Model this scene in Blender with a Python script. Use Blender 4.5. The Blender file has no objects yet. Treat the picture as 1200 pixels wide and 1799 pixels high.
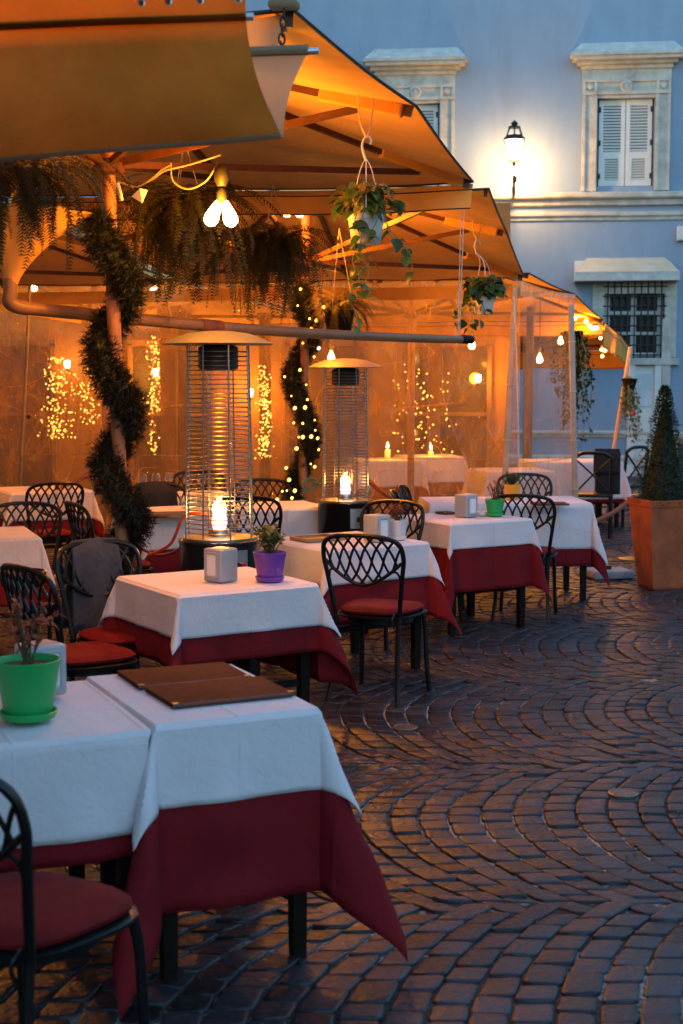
import bpy, bmesh, math, random
import numpy as np
from mathutils import Vector, Matrix, noise
R = math.radians
random.seed(7)
SC = bpy.context.scene
COL = SC.collection

# ------------------------------------------------------------------ camera
F = 2550.0                      # focal length in photo pixels (1200 x 1799)
CAMZ = 1.69
PITCH = math.atan((899.5 - 663.0) / F)
cam = bpy.data.cameras.new('camera')
cam.sensor_fit = 'VERTICAL'; cam.sensor_height = 36.0; cam.lens = F / 1799.0 * 36.0
cam.clip_start = 0.05; cam.clip_end = 400
cam.dof.use_dof = True; cam.dof.focus_distance = 7.4; cam.dof.aperture_fstop = 4.2; cam.dof.aperture_blades = 9
co = bpy.data.objects.new('camera', cam); COL.objects.link(co)
co.location = (0, 0, CAMZ); co.rotation_euler = (math.pi / 2 - PITCH, 0, 0)
SC.camera = co

# ------------------------------------------------------------------ world, sun, exposure
SUN_EL, SUN_ROT = 3.5, 25.0     # the sun has just gone down behind the houses
w = bpy.data.worlds.new('World'); SC.world = w; w.use_nodes = True
wn = w.node_tree.nodes; wl = w.node_tree.links
bg = wn['Background']
sky = wn.new('ShaderNodeTexSky'); sky.sky_type = 'NISHITA'; sky.sun_disc = False
sky.sun_elevation = R(SUN_EL); sky.sun_rotation = R(SUN_ROT)
sky.ozone_density = 2.2; sky.dust_density = 0.1; sky.air_density = 1.0
wl.new(sky.outputs[0], bg.inputs[0]); bg.inputs[1].default_value = 0.15
sd = bpy.data.lights.new('sun', 'SUN'); sd.energy = 0.02; sd.angle = R(25); sd.color = (1, .85, .7)
so = bpy.data.objects.new('sun', sd); COL.objects.link(so)
so.rotation_euler = (R(90 - 8), 0, R(180 - SUN_ROT))
vs = SC.view_settings
vs.view_transform = 'Standard'; vs.look = 'None'; vs.gamma = 1.0; vs.exposure = 3.1
SC.render.engine = 'CYCLES'
cy = SC.cycles
cy.use_denoising = True; cy.max_bounces = 8; cy.diffuse_bounces = 3; cy.glossy_bounces = 3
cy.transmission_bounces = 4; cy.transparent_max_bounces = 16; cy.sample_clamp_indirect = 4.0
cy.caustics_reflective = False; cy.caustics_refractive = False
LP = 0.70                        # one dimmer for every lamp of the place

# ------------------------------------------------------------------ pixel -> world
def ray(px, py):
    a = (px - 600.0) / F; b = -(py - 899.5) / F
    c, s = math.cos(PITCH), math.sin(PITCH)
    return Vector((a, c + b * s, -s + b * c))
def at(px, py, Y):
    d = ray(px, py); t = Y / d.y
    return Vector((0, 0, CAMZ)) + d * t
def gz(px, py, z):
    d = ray(px, py); t = (z - CAMZ) / d.z
    return Vector((0, 0, CAMZ)) + d * t
def proj(p):
    c, s = math.cos(PITCH), math.sin(PITCH)
    x, y, z = p[0], p[1], p[2] - CAMZ
    dep = y * c - z * s; up = y * s + z * c
    return 600 + F * x / dep, 899.5 - F * up / dep

# ------------------------------------------------------------------ materials
def nodes(name):
    m = bpy.data.materials.new(name); m.use_nodes = True
    nt = m.node_tree
    return m, nt.nodes, nt.links, nt.nodes['Principled BSDF']
def pbr(name, col, rough=.6, metal=0.0, var=.15, scale=8.0, bump=0.0, bscale=60.0, sheen=0, spec=.5, coat=0, col2=None, mottling=None, ruf=0.0):
    m, n, l, b = nodes(name)
    b.inputs['Roughness'].default_value = rough; b.inputs['Metallic'].default_value = metal
    b.inputs['Specular IOR Level'].default_value = spec
    if coat: b.inputs['Coat Weight'].default_value = coat
    if sheen: b.inputs['Sheen Weight'].default_value = sheen
    tc = n.new('ShaderNodeTexCoord')
    t = n.new('ShaderNodeTexNoise'); t.inputs['Scale'].default_value = scale; t.inputs['Detail'].default_value = 6
    t.inputs['Roughness'].default_value = .65
    l.new(tc.outputs['Object'], t.inputs['Vector'])
    r = n.new('ShaderNodeValToRGB')
    c2 = col2 if col2 else tuple(min(1, c * (1 + var)) for c in col)
    c1 = tuple(c * (1 - var) for c in col) if not col2 else col
    r.color_ramp.elements[0].color = (*c1, 1); r.color_ramp.elements[0].position = .3
    r.color_ramp.elements[1].color = (*c2, 1); r.color_ramp.elements[1].position = .7
    l.new(t.outputs['Fac'], r.inputs['Fac']); l.new(r.outputs['Color'], b.inputs['Base Color'])
    if ruf:
        mr = n.new('ShaderNodeMapRange'); mr.inputs['To Min'].default_value = rough - ruf; mr.inputs['To Max'].default_value = rough + ruf
        l.new(t.outputs['Fac'], mr.inputs['Value']); l.new(mr.outputs[0], b.inputs['Roughness'])
    if bump:
        t2 = n.new('ShaderNodeTexNoise'); t2.inputs['Scale'].default_value = bscale; t2.inputs['Detail'].default_value = 5
        l.new(tc.outputs['Object'], t2.inputs['Vector'])
        bp = n.new('ShaderNodeBump'); bp.inputs['Strength'].default_value = bump; bp.inputs['Distance'].default_value = min(.01, .12 / bscale)
        l.new(t2.outputs['Fac'], bp.inputs['Height']); l.new(bp.outputs[0], b.inputs['Normal'])
    return m
def emis(name, col, s):
    m, n, l, b = nodes(name)
    b.inputs['Base Color'].default_value = (*col, 1)
    b.inputs['Emission Color'].default_value = (*col, 1); b.inputs['Emission Strength'].default_value = s
    return m
def thin(name, col, trans=.5, rough=.8, var=.12, scale=3.0, bump=.25, bscale=8.0):
    """woven or leafy sheet: part of the light passes through"""
    m = pbr(name, col, rough, 0, var, scale, bump, bscale, spec=.25)
    n, l = m.node_tree.nodes, m.node_tree.links
    b = n['Principled BSDF']; out = n['Material Output']
    t = n.new('ShaderNodeBsdfTranslucent'); mx = n.new('ShaderNodeMixShader'); mx.inputs[0].default_value = trans
    src = b.inputs['Base Color'].links[0].from_socket
    l.new(src, t.inputs['Color'])
    if b.inputs['Normal'].links: l.new(b.inputs['Normal'].links[0].from_socket, t.inputs['Normal'])
    l.new(b.outputs[0], mx.inputs[1]); l.new(t.outputs[0], mx.inputs[2]); l.new(mx.outputs[0], out.inputs[0])
    return m
def weave(m, scale=900, strength=.12):
    n, l = m.node_tree.nodes, m.node_tree.links
    b = n['Principled BSDF']
    tc = n.new('ShaderNodeTexCoord')
    wv = n.new('ShaderNodeTexWave'); wv.inputs['Scale'].default_value = scale; wv.bands_direction = 'X'
    wz = n.new('ShaderNodeTexWave'); wz.inputs['Scale'].default_value = scale; wz.bands_direction = 'Z'
    l.new(tc.outputs['Object'], wv.inputs[0]); l.new(tc.outputs['Object'], wz.inputs[0])
    ad = n.new('ShaderNodeMath'); ad.operation = 'ADD'
    l.new(wv.outputs['Fac'], ad.inputs[0]); l.new(wz.outputs['Fac'], ad.inputs[1])
    bp = n.new('ShaderNodeBump'); bp.inputs['Strength'].default_value = strength; bp.inputs['Distance'].default_value = .001
    l.new(ad.outputs[0], bp.inputs['Height'])
    if b.inputs['Normal'].links: l.new(b.inputs['Normal'].links[0].from_socket, bp.inputs['Normal'])
    l.new(bp.outputs[0], b.inputs['Normal'])
    return m
def creases(m, pitch, amt):
    # ironed fold lines in both directions plus soft puckers
    n, l = m.node_tree.nodes, m.node_tree.links
    b = n['Principled BSDF']
    tc = n.new('ShaderNodeTexCoord'); sp = n.new('ShaderNodeSeparateXYZ'); l.new(tc.outputs['Object'], sp.inputs[0])
    outs = []
    for ax in ('X', 'Y'):
        a = n.new('ShaderNodeMath'); a.operation = 'PINGPONG'; a.inputs[1].default_value = pitch / 2; l.new(sp.outputs[ax], a.inputs[0])
        r = n.new('ShaderNodeMapRange'); r.interpolation_type = 'SMOOTHSTEP'; r.inputs['From Min'].default_value = .0; r.inputs['From Max'].default_value = .012
        r.inputs['To Min'].default_value = 1; r.inputs['To Max'].default_value = 0
        l.new(a.outputs[0], r.inputs['Value']); outs.append(r.outputs[0])
    pk = n.new('ShaderNodeTexNoise'); pk.inputs['Scale'].default_value = 22; pk.inputs['Detail'].default_value = 3; pk.inputs['Distortion'].default_value = 1.5
    l.new(tc.outputs['Object'], pk.inputs['Vector'])
    s1 = n.new('ShaderNodeMath'); s1.operation = 'MAXIMUM'; l.new(outs[0], s1.inputs[0]); l.new(outs[1], s1.inputs[1])
    s2 = n.new('ShaderNodeMath'); s2.operation = 'MULTIPLY_ADD'; s2.inputs[1].default_value = .9; l.new(pk.outputs['Fac'], s2.inputs[0]); l.new(s1.outputs[0], s2.inputs[2])
    bp = n.new('ShaderNodeBump'); bp.inputs['Strength'].default_value = amt; bp.inputs['Distance'].default_value = .004
    l.new(s2.outputs[0], bp.inputs['Height'])
    if b.inputs['Normal'].links: l.new(b.inputs['Normal'].links[0].from_socket, bp.inputs['Normal'])
    l.new(bp.outputs[0], b.inputs['Normal'])
    return m
def plastic_sheet(name, haze=.3, tint=(.86, .80, .74), rough=.08):
    m, n, l, b = nodes(name)
    out = n['Material Output']; n.remove(b)
    tc = n.new('ShaderNodeTexCoord')
    mp = n.new('ShaderNodeMapping'); mp.inputs['Scale'].default_value = (1, 1, .55); l.new(tc.outputs['Object'], mp.inputs[0])
    n1 = n.new('ShaderNodeTexNoise'); n1.inputs['Scale'].default_value = 3.2; n1.inputs['Detail'].default_value = 8; n1.inputs['Distortion'].default_value = 1.2
    n2 = n.new('ShaderNodeTexNoise'); n2.inputs['Scale'].default_value = 9; n2.inputs['Detail'].default_value = 3; n2.inputs['Distortion'].default_value = 2.5
    n3 = n.new('ShaderNodeTexVoronoi'); n3.inputs['Scale'].default_value = 5.5; n3.feature = 'DISTANCE_TO_EDGE'
    for q in (n1, n2, n3): l.new(mp.outputs[0], q.inputs['Vector'])
    ad = n.new('ShaderNodeMath'); ad.operation = 'MULTIPLY_ADD'; ad.inputs[1].default_value = .5
    l.new(n3.outputs['Distance'], ad.inputs[0]); l.new(n2.outputs['Fac'], ad.inputs[2])
    bp = n.new('ShaderNodeBump'); bp.inputs['Strength'].default_value = .8; bp.inputs['Distance'].default_value = .07
    l.new(ad.outputs[0], bp.inputs['Height'])
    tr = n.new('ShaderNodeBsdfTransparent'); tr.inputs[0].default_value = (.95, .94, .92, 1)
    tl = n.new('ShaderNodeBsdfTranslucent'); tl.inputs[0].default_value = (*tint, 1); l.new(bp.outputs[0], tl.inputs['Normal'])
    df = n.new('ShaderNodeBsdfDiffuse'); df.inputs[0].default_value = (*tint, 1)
    gl = n.new('ShaderNodeBsdfGlossy'); gl.inputs['Roughness'].default_value = rough; l.new(bp.outputs[0], gl.inputs['Normal'])
    m1 = n.new('ShaderNodeMixShader'); m1.inputs[0].default_value = .04; l.new(tl.outputs[0], m1.inputs[1]); l.new(df.outputs[0], m1.inputs[2])
    mr = n.new('ShaderNodeMapRange'); mr.inputs['From Min'].default_value = .3; mr.inputs['From Max'].default_value = .7
    mr.inputs['To Min'].default_value = haze * .55; mr.inputs['To Max'].default_value = haze * 1.35
    l.new(n1.outputs['Fac'], mr.inputs['Value'])
    prev = mr.outputs[0]
    for (sc_, wd, am, st) in ((1.6, .007, .30, (1, 1, .35)), (3.4, .012, .18, (1, 1, .6)), (1.1, .005, .34, (.5, .5, 1.6))):   # creases in the vinyl scatter more light
        mq = n.new('ShaderNodeMapping'); mq.inputs['Scale'].default_value = st; mq.inputs['Rotation'].default_value = (0, R(35 * sc_), 0); l.new(tc.outputs['Object'], mq.inputs[0])
        nn = n.new('ShaderNodeTexNoise'); nn.inputs['Scale'].default_value = sc_; nn.inputs['Detail'].default_value = 1.2; nn.inputs['Distortion'].default_value = .5; l.new(mq.outputs[0], nn.inputs['Vector'])
        sb = n.new('ShaderNodeMath'); sb.operation = 'SUBTRACT'; sb.inputs[1].default_value = .5; l.new(nn.outputs['Fac'], sb.inputs[0])
        ab = n.new('ShaderNodeMath'); ab.operation = 'ABSOLUTE'; l.new(sb.outputs[0], ab.inputs[0])
        rg = n.new('ShaderNodeMapRange'); rg.interpolation_type = 'SMOOTHSTEP'; rg.inputs['From Min'].default_value = 0; rg.inputs['From Max'].default_value = wd
        rg.inputs['To Min'].default_value = am; rg.inputs['To Max'].default_value = 0; l.new(ab.outputs[0], rg.inputs['Value'])
        gate = n.new('ShaderNodeMath'); gate.operation = 'MULTIPLY'; l.new(rg.outputs[0], gate.inputs[0]); l.new(n2.outputs['Fac'], gate.inputs[1])
        ad2 = n.new('ShaderNodeMath'); ad2.operation = 'ADD'; ad2.use_clamp = True; l.new(prev, ad2.inputs[0]); l.new(gate.outputs[0], ad2.inputs[1]); prev = ad2.outputs[0]
    m2 = n.new('ShaderNodeMixShader'); l.new(prev, m2.inputs[0]); l.new(tr.outputs[0], m2.inputs[1]); l.new(m1.outputs[0], m2.inputs[2])
    lf = n.new('ShaderNodeLayerWeight'); lf.inputs['Blend'].default_value = .5; l.new(bp.outputs[0], lf.inputs['Normal'])
    pw_ = n.new('ShaderNodeMath'); pw_.operation = 'POWER'; pw_.inputs[1].default_value = 3.5; l.new(lf.outputs['Facing'], pw_.inputs[0])
    lw = n.new('ShaderNodeMapRange'); lw.inputs['To Min'].default_value = .05; lw.inputs['To Max'].default_value = .6; l.new(pw_.outputs[0], lw.inputs['Value'])
    m3 = n.new('ShaderNodeMixShader'); l.new(lw.outputs[0], m3.inputs[0]); l.new(m2.outputs[0], m3.inputs[1]); l.new(gl.outputs[0], m3.inputs[2])
    l.new(m3.outputs[0], out.inputs[0])
    return m
def glass(name, tint=(.97, .97, .96), refl=.12, rough=.02):
    m, n, l, b = nodes(name); out = n['Material Output']; n.remove(b)
    tr = n.new('ShaderNodeBsdfTransparent'); tr.inputs[0].default_value = (*tint, 1)
    gl = n.new('ShaderNodeBsdfGlossy'); gl.inputs['Roughness'].default_value = rough
    lw = n.new('ShaderNodeLayerWeight'); lw.inputs['Blend'].default_value = .35
    mr = n.new('ShaderNodeMapRange'); mr.inputs['To Min'].default_value = refl * .4; mr.inputs['To Max'].default_value = .7
    l.new(lw.outputs['Facing'], mr.inputs['Value'])
    mx = n.new('ShaderNodeMixShader'); l.new(mr.outputs[0], mx.inputs[0]); l.new(tr.outputs[0], mx.inputs[1]); l.new(gl.outputs[0], mx.inputs[2])
    l.new(mx.outputs[0], out.inputs[0]); return m

WARM = (1.0, .34, .012)
M = {}
M['white_cloth'] = creases(weave(thin('white_cloth', (.78, .72, .745), .12, .9, .04, 5, .55, 9), 700, .12), .36, .8)
M['red_cloth'] = creases(weave(thin('red_cloth', (.20, .007, .011), .10, .85, .12, 6, .5, 9), 700, .1), .42, .7)
M['red_cushion'] = pbr('red_cushion', (.13, .007, .008), .85, 0, .25, 14, .3, 60, spec=.15)
M['black_metal'] = pbr('black_metal', (.006, .0055, .006), .36, 0, .4, 30, .05, 80, spec=.32)
M['dark_wood'] = pbr('dark_wood', (.010, .006, .004), .6, 0, .4, 18, .2, 60, spec=.15)
M['canvas'] = thin('canvas', (.80, .41, .10), .04, .85, .17, 2.6, .9, 5.0)
M['canvas_grey'] = thin('canvas_grey', (.50, .38, .25), .62, .85, .10, 2.2, .35, 4.0)
M['canvas_brown'] = thin('canvas_brown', (.46, .135, .018), .8, .85, .2, 2.6, .9, 5.0)
M['canvas_edge'] = pbr('canvas_edge', (.05, .035, .03), .85, 0, .2, 12)
M['red_wood'] = pbr('red_wood', (.085, .026, .011), .5, 0, .35, 16, .15, 50)
M['pole_wood'] = pbr('pole_wood', (.30, .13, .055), .5, 0, .3, 9, .15, 40)
M['pale_pole'] = pbr('pale_pole', (.52, .36, .26), .6, 0, .2, 9, .15, 40)
M['pipe'] = pbr('pipe', (.26, .13, .06), .5, 0, .2, 10, .15, 40)
M['rod'] = pbr('rod', (.55, .55, .56), .35, .8, .1, 10)
M['rope'] = pbr('rope', (.20, .06, .03), .8, 0, .35, 60, .3, 200)
M['cord'] = pbr('cord', (.70, .60, .45), .7, 0, .2, 40)
M['cream_cable'] = pbr('cream_cable', (.22, .17, .10), .5, 0, .2, 30)
M['plaster'] = None
M['stone_trim'] = pbr('stone_trim', (.50, .46, .40), .85, 0, .28, 5, .4, 22)
M['shutter'] = pbr('shutter', (.66, .64, .60), .6, 0, .07, 8, .1, 40)
M['iron'] = pbr('iron', (.02, .02, .022), .55, .3, .4, 20, .1, 60)
M['lead'] = pbr('lead', (.52, .50, .46), .8, 0, .25, 6, .3, 20)
M['dark_glass'] = pbr('dark_glass', (.02, .022, .028), .08, 0, .3, 2)
M['terracotta'] = pbr('terracotta', (.38, .09, .028), .75, 0, .38, 5, .3, 40)
M['soil'] = pbr('soil', (.05, .03, .02), .95, 0, .5, 60, .6, 90)
M['green_pot'] = pbr('green_pot', (.015, .36, .085), .38, 0, .06, 8)
M['purple_pot'] = pbr('purple_pot', (.20, .055, .36), .42, 0, .06, 8)
M['yellow_pot'] = pbr('yellow_pot', (.75, .33, .015), .42, 0, .06, 8)
M['white_pot'] = pbr('white_pot', (.68, .68, .68), .42, 0, .04, 8)
M['napkin_grey'] = pbr('napkin_grey', (.38, .39, .41), .42, .1, .06, 12, .03, 60)
M['napkin'] = pbr('napkin', (.80, .79, .77), .9, 0, .04, 30, .2, 90)
M['menu'] = pbr('menu', (.13, .032, .014), .8, 0, .18, 25, .15, 220, spec=.08)
M['menu_edge'] = pbr('menu_edge', (.10, .022, .014), .55, 0, .2, 25)
M['tray'] = pbr('tray', (.34, .17, .07), .5, 0, .25, 14, .2, 60)
M['heater_black'] = pbr('heater_black', (.01, .01, .011), .22, 0, .3, 12)
M['steel'] = pbr('steel', (.34, .32, .30), .32, 1, .15, 14, ruf=.08)
M['cap_metal'] = pbr('cap_metal', (.27, .24, .21), .55, .35, .15, 8, ruf=.08)
M['panel_steel'] = pbr('panel_steel', (.42, .44, .46), .35, .8, .2, 20)
M['red_plastic'] = pbr('red_plastic', (.5, .01, .01), .35, 0, .1, 20)
M['hose'] = pbr('hose', (.40, .05, .02), .45, 0, .15, 30)
M['needles'] = pbr('needles', (.006, .009, .005), .6, 0, .6, 30, col2=(.014, .013, .006))
M['needles_core'] = pbr('needles_core', (.012, .016, .009), .8, 0, .4, 30)
M['fern_leaf'] = thin('fern_leaf', (.075, .058, .016), .35, .6, .5, 6, 0)
M['leaf'] = thin('leaf', (.07, .14, .03), .35, .38, .4, 9, 0)
M['leaf_yellow'] = thin('leaf_yellow', (.32, .27, .05), .4, .4, .35, 9, 0)
M['leaf_dark'] = thin('leaf_dark', (.03, .06, .018), .25, .4, .45, 14, 0)
M['leaf_olive'] = thin('leaf_olive', (.16, .18, .055), .35, .5, .4, 20, 0)
M['leaf_red'] = thin('leaf_red', (.30, .07, .03), .35, .5, .4, 20, 0)
M['stem'] = pbr('stem', (.10, .065, .03), .7, 0, .3, 30)
M['vine'] = pbr('vine', (.20, .20, .06), .6, 0, .3, 30)
M['glass'] = glass('glass')
M['bulb'] = emis('bulb', (1.0, .62, .24), 5)
M['string_bulb'] = emis('string_bulb', (1.0, .60, .22), 1.6)
M['fairy'] = emis('fairy', (1.0, .52, .08), .7)
M['fairy_cool'] = emis('fairy_cool', (.8, .9, 1.0), 1)
M['lantern'] = emis('lantern', (1.0, .72, .34), 4)
M['flame'] = emis('flame', (1.0, .50, .16), 2.2)
M['flame_base'] = emis('flame_base', (.75, .55, .62), .3)
M['jacket'] = pbr('jacket', (.015, .015, .018), .9, 0, .3, 30, .5, 120)
M['denim'] = pbr('denim', (.035, .042, .055), .9, 0, .3, 40, .5, 160)
M['brass'] = pbr('brass', (.40, .26, .12), .35, .9, .2, 16)
M['ochre'] = pbr('ochre', (.34, .16, .045), .85, 0, .25, 3, .3, 16)
M['column'] = pbr('column', (.13, .07, .04), .7, 0, .3, 6, .3, 20)
M['terrace'] = pbr('terrace', (.08, .06, .05), .7, 0, .3, 6, .3, 20)
M['concrete'] = pbr('concrete', (.32, .33, .34), .85, 0, .2, 12, .4, 60)
M['board'] = pbr('board', (.03, .033, .04), .6, 0, .3, 8)
M['brown_frame'] = pbr('brown_frame', (.30, .13, .05), .5, 0, .25, 12)
M['cover'] = pbr('cover', (.17, .14, .11), .4, .6, .3, 40, .3, 120)
M['ceramic'] = pbr('ceramic', (.7, .7, .7), .25, 0, .03, 8)
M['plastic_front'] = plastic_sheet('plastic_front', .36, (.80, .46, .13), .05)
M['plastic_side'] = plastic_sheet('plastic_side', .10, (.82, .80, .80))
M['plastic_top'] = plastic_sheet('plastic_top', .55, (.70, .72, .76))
M['wall_box'] = pbr('wall_box', (.6, .6, .58), .6, 0, .1, 8)

# ------------------------------------------------------------------ geometry helpers
class MB:
    def __init__(s): s.v = []; s.f = []
    def add(s, vs, fs):
        o = len(s.v); s.v += [tuple(p) for p in vs]; s.f += [tuple(i + o for i in q) for q in fs]
    def box(s, c, size, rot=None):
        x, y, z = (q / 2 for q in size); c = Vector(c)
        P = [Vector((a * x, b * y, d * z)) for d in (-1, 1) for b in (-1, 1) for a in (-1, 1)]
        if rot is not None: P = [rot @ p for p in P]
        s.add([c + p for p in P], [(0, 2, 3, 1), (4, 5, 7, 6), (0, 1, 5, 4), (2, 6, 7, 3), (0, 4, 6, 2), (1, 3, 7, 5)])
    def frustum(s, z0, sx0, sy0, z1, sx1, sy1, c=(0, 0)):
        P = []
        for z, sx, sy in ((z0, sx0, sy0), (z1, sx1, sy1)):
            P += [(c[0] + a * sx / 2, c[1] + b * sy / 2, z) for b in (-1, 1) for a in (-1, 1)]
        s.add(P, [(0, 2, 3, 1), (4, 5, 7, 6), (0, 1, 5, 4), (2, 6, 7, 3), (0, 4, 6, 2), (1, 3, 7, 5)])
    def bar(s, a, b, w, h, up=Vector((0, 0, 1))):
        a = Vector(a); b = Vector(b); d = (b - a).normalized()
        x = d.cross(up)
        x = x.normalized() if x.length > 1e-4 else Vector((1, 0, 0))
        z = x.cross(d).normalized()
        P = [p + x * (i * w / 2) + z * (j * h / 2) for p in (a, b) for j in (-1, 1) for i in (-1, 1)]
        s.add(P, [(0, 2, 3, 1), (4, 5, 7, 6), (0, 1, 5, 4), (2, 6, 7, 3), (0, 4, 6, 2), (1, 3, 7, 5)])
    def tube(s, pts, r, n=8, closed=False, caps=True):
        pts = [Vector(p) for p in pts]; m = len(pts)
        rs = r if isinstance(r, (list, tuple)) else [r] * m
        prev = None; V = []
        for i, p in enumerate(pts):
            if closed: d = pts[(i + 1) % m] - pts[i - 1]
            else: d = pts[min(i + 1, m - 1)] - pts[max(i - 1, 0)]
            d = d.normalized() if d.length > 1e-9 else Vector((0, 0, 1))
            if prev is None:
                x = d.cross(Vector((0, 0, 1)))
                if x.length < 1e-3: x = d.cross(Vector((0, 1, 0)))
            else: x = prev - d * prev.dot(d)
            if x.length < 1e-6: x = d.orthogonal()
            x.normalize(); prev = x; y = d.cross(x)
            V += [p + x * (rs[i] * math.cos(2 * math.pi * k / n)) + y * (rs[i] * math.sin(2 * math.pi * k / n)) for k in range(n)]
        Fc = []
        for i in range(m if closed else m - 1):
            j = (i + 1) % m
            for k in range(n):
                Fc.append((i * n + k, i * n + (k + 1) % n, j * n + (k + 1) % n, j * n + k))
        if not closed and caps:
            Fc.append(tuple(range(n))[::-1]); Fc.append(tuple((m - 1) * n + k for k in range(n)))
        s.add(V, Fc)
    def lathe(s, prof, n=24, c=(0, 0, 0), ph=0.0):
        V = []; m = len(prof)
        for r, z in prof:
            V += [(c[0] + r * math.cos(2 * math.pi * k / n + ph), c[1] + r * math.sin(2 * math.pi * k / n + ph), c[2] + z) for k in range(n)]
        Fc = [(i * n + k, i * n + (k + 1) % n, (i + 1) * n + (k + 1) % n, (i + 1) * n + k) for i in range(m - 1) for k in range(n)]
        if prof[0][0] > 1e-5: Fc.append(tuple(range(n))[::-1])
        if prof[-1][0] > 1e-5: Fc.append(tuple((m - 1) * n + k for k in range(n)))
        s.add(V, Fc)
    def grid(s, fn, nu, nv):
        V = [fn(i / nu, j / nv) for i in range(nu + 1) for j in range(nv + 1)]
        s.add(V, [(i * (nv + 1) + j, (i + 1) * (nv + 1) + j, (i + 1) * (nv + 1) + j + 1, i * (nv + 1) + j + 1) for i in range(nu) for j in range(nv)])
    def ico(s, c, r, sub=1):
        bm = bmesh.new(); bmesh.ops.create_icosphere(bm, subdivisions=sub, radius=r)
        bm.verts.ensure_lookup_table()
        s.add([Vector(c) + v.co for v in bm.verts], [[v.index for v in f.verts] for f in bm.faces]); bm.free()
    def mesh(s, name, mat, smooth=True, bevel=0):
        me = bpy.data.meshes.new(name); me.from_pydata(s.v, [], s.f); me.update()
        if mat is not None: me.materials.append(mat if not isinstance(mat, str) else M[mat])
        if bevel:
            bm = bmesh.new(); bm.from_mesh(me)
            bmesh.ops.bevel(bm, geom=list(bm.edges), offset=bevel, segments=3, affect='EDGES', profile=.5, clamp_overlap=True)
            bm.to_mesh(me); bm.free()
        if smooth and len(me.polygons):
            me.polygons.foreach_set('use_smooth', [True] * len(me.polygons))
            try: me.set_sharp_from_angle(angle=R(38))
            except Exception: pass
        return me
    def build(s, name, mat, parent=None, smooth=True, bevel=0):
        return link(name, s.mesh(name, mat, smooth, bevel), parent)
def link(name, data, parent=None, loc=None):
    o = bpy.data.objects.new(name, data); COL.objects.link(o)
    if parent is not None: o.parent = parent
    if loc is not None: o.location = loc
    return o
def tag(o, label, cat, group=None, kind=None):
    if label: o['label'] = label
    if cat: o['category'] = cat
    if group: o['group'] = group
    if kind: o['kind'] = kind
    return o
def thing(name, label, cat, loc=(0, 0, 0), rz=0, group=None):
    o = bpy.data.objects.new(name, None); COL.objects.link(o)
    o.location = loc; o.rotation_euler = (0, 0, rz); o.empty_display_size = .1
    return tag(o, label, cat, group)
def kids(o): return [c for c in bpy.data.objects if c.parent == o]
KID = {}
def dup(root, loc, rz, label, group=None, name=None):
    if root.name not in KID: KID[root.name] = [(c, kids(c)) for c in kids(root)]
    r = root.copy(); COL.objects.link(r); r.location = loc; r.rotation_euler = (0, 0, rz)
    r['label'] = label
    if group: r['group'] = group
    for c, gs in KID[root.name]:
        d = c.copy(); COL.objects.link(d); d.parent = r
        for g in gs:
            e = g.copy(); COL.objects.link(e); e.parent = d
    return r
def lamp(name, loc, power, col=WARM, r=.04):
    d = bpy.data.lights.new(name, 'POINT'); d.energy = power * LP; d.color = col; d.shadow_soft_size = r
    o = bpy.data.objects.new(name, d); COL.objects.link(o); o.location = loc
    return o
def nz(x, y=0.0, z=0.0): return noise.noise(Vector((x, y, z)))
def catmull(P, n=8, closed=False):
    P = [Vector(p) for p in P]; out = []
    m = len(P)
    for i in range(m - 1):
        p0 = P[max(i - 1, 0)]; p1 = P[i]; p2 = P[i + 1]; p3 = P[min(i + 2, m - 1)]
        for k in range(n):
            t = k / n
            out.append(.5 * ((2 * p1) + (p2 - p0) * t + (2 * p0 - 5 * p1 + 4 * p2 - p3) * t * t + (3 * p1 - p0 - 3 * p2 + p3) * t ** 3))
    out.append(P[-1]); return out

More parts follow.
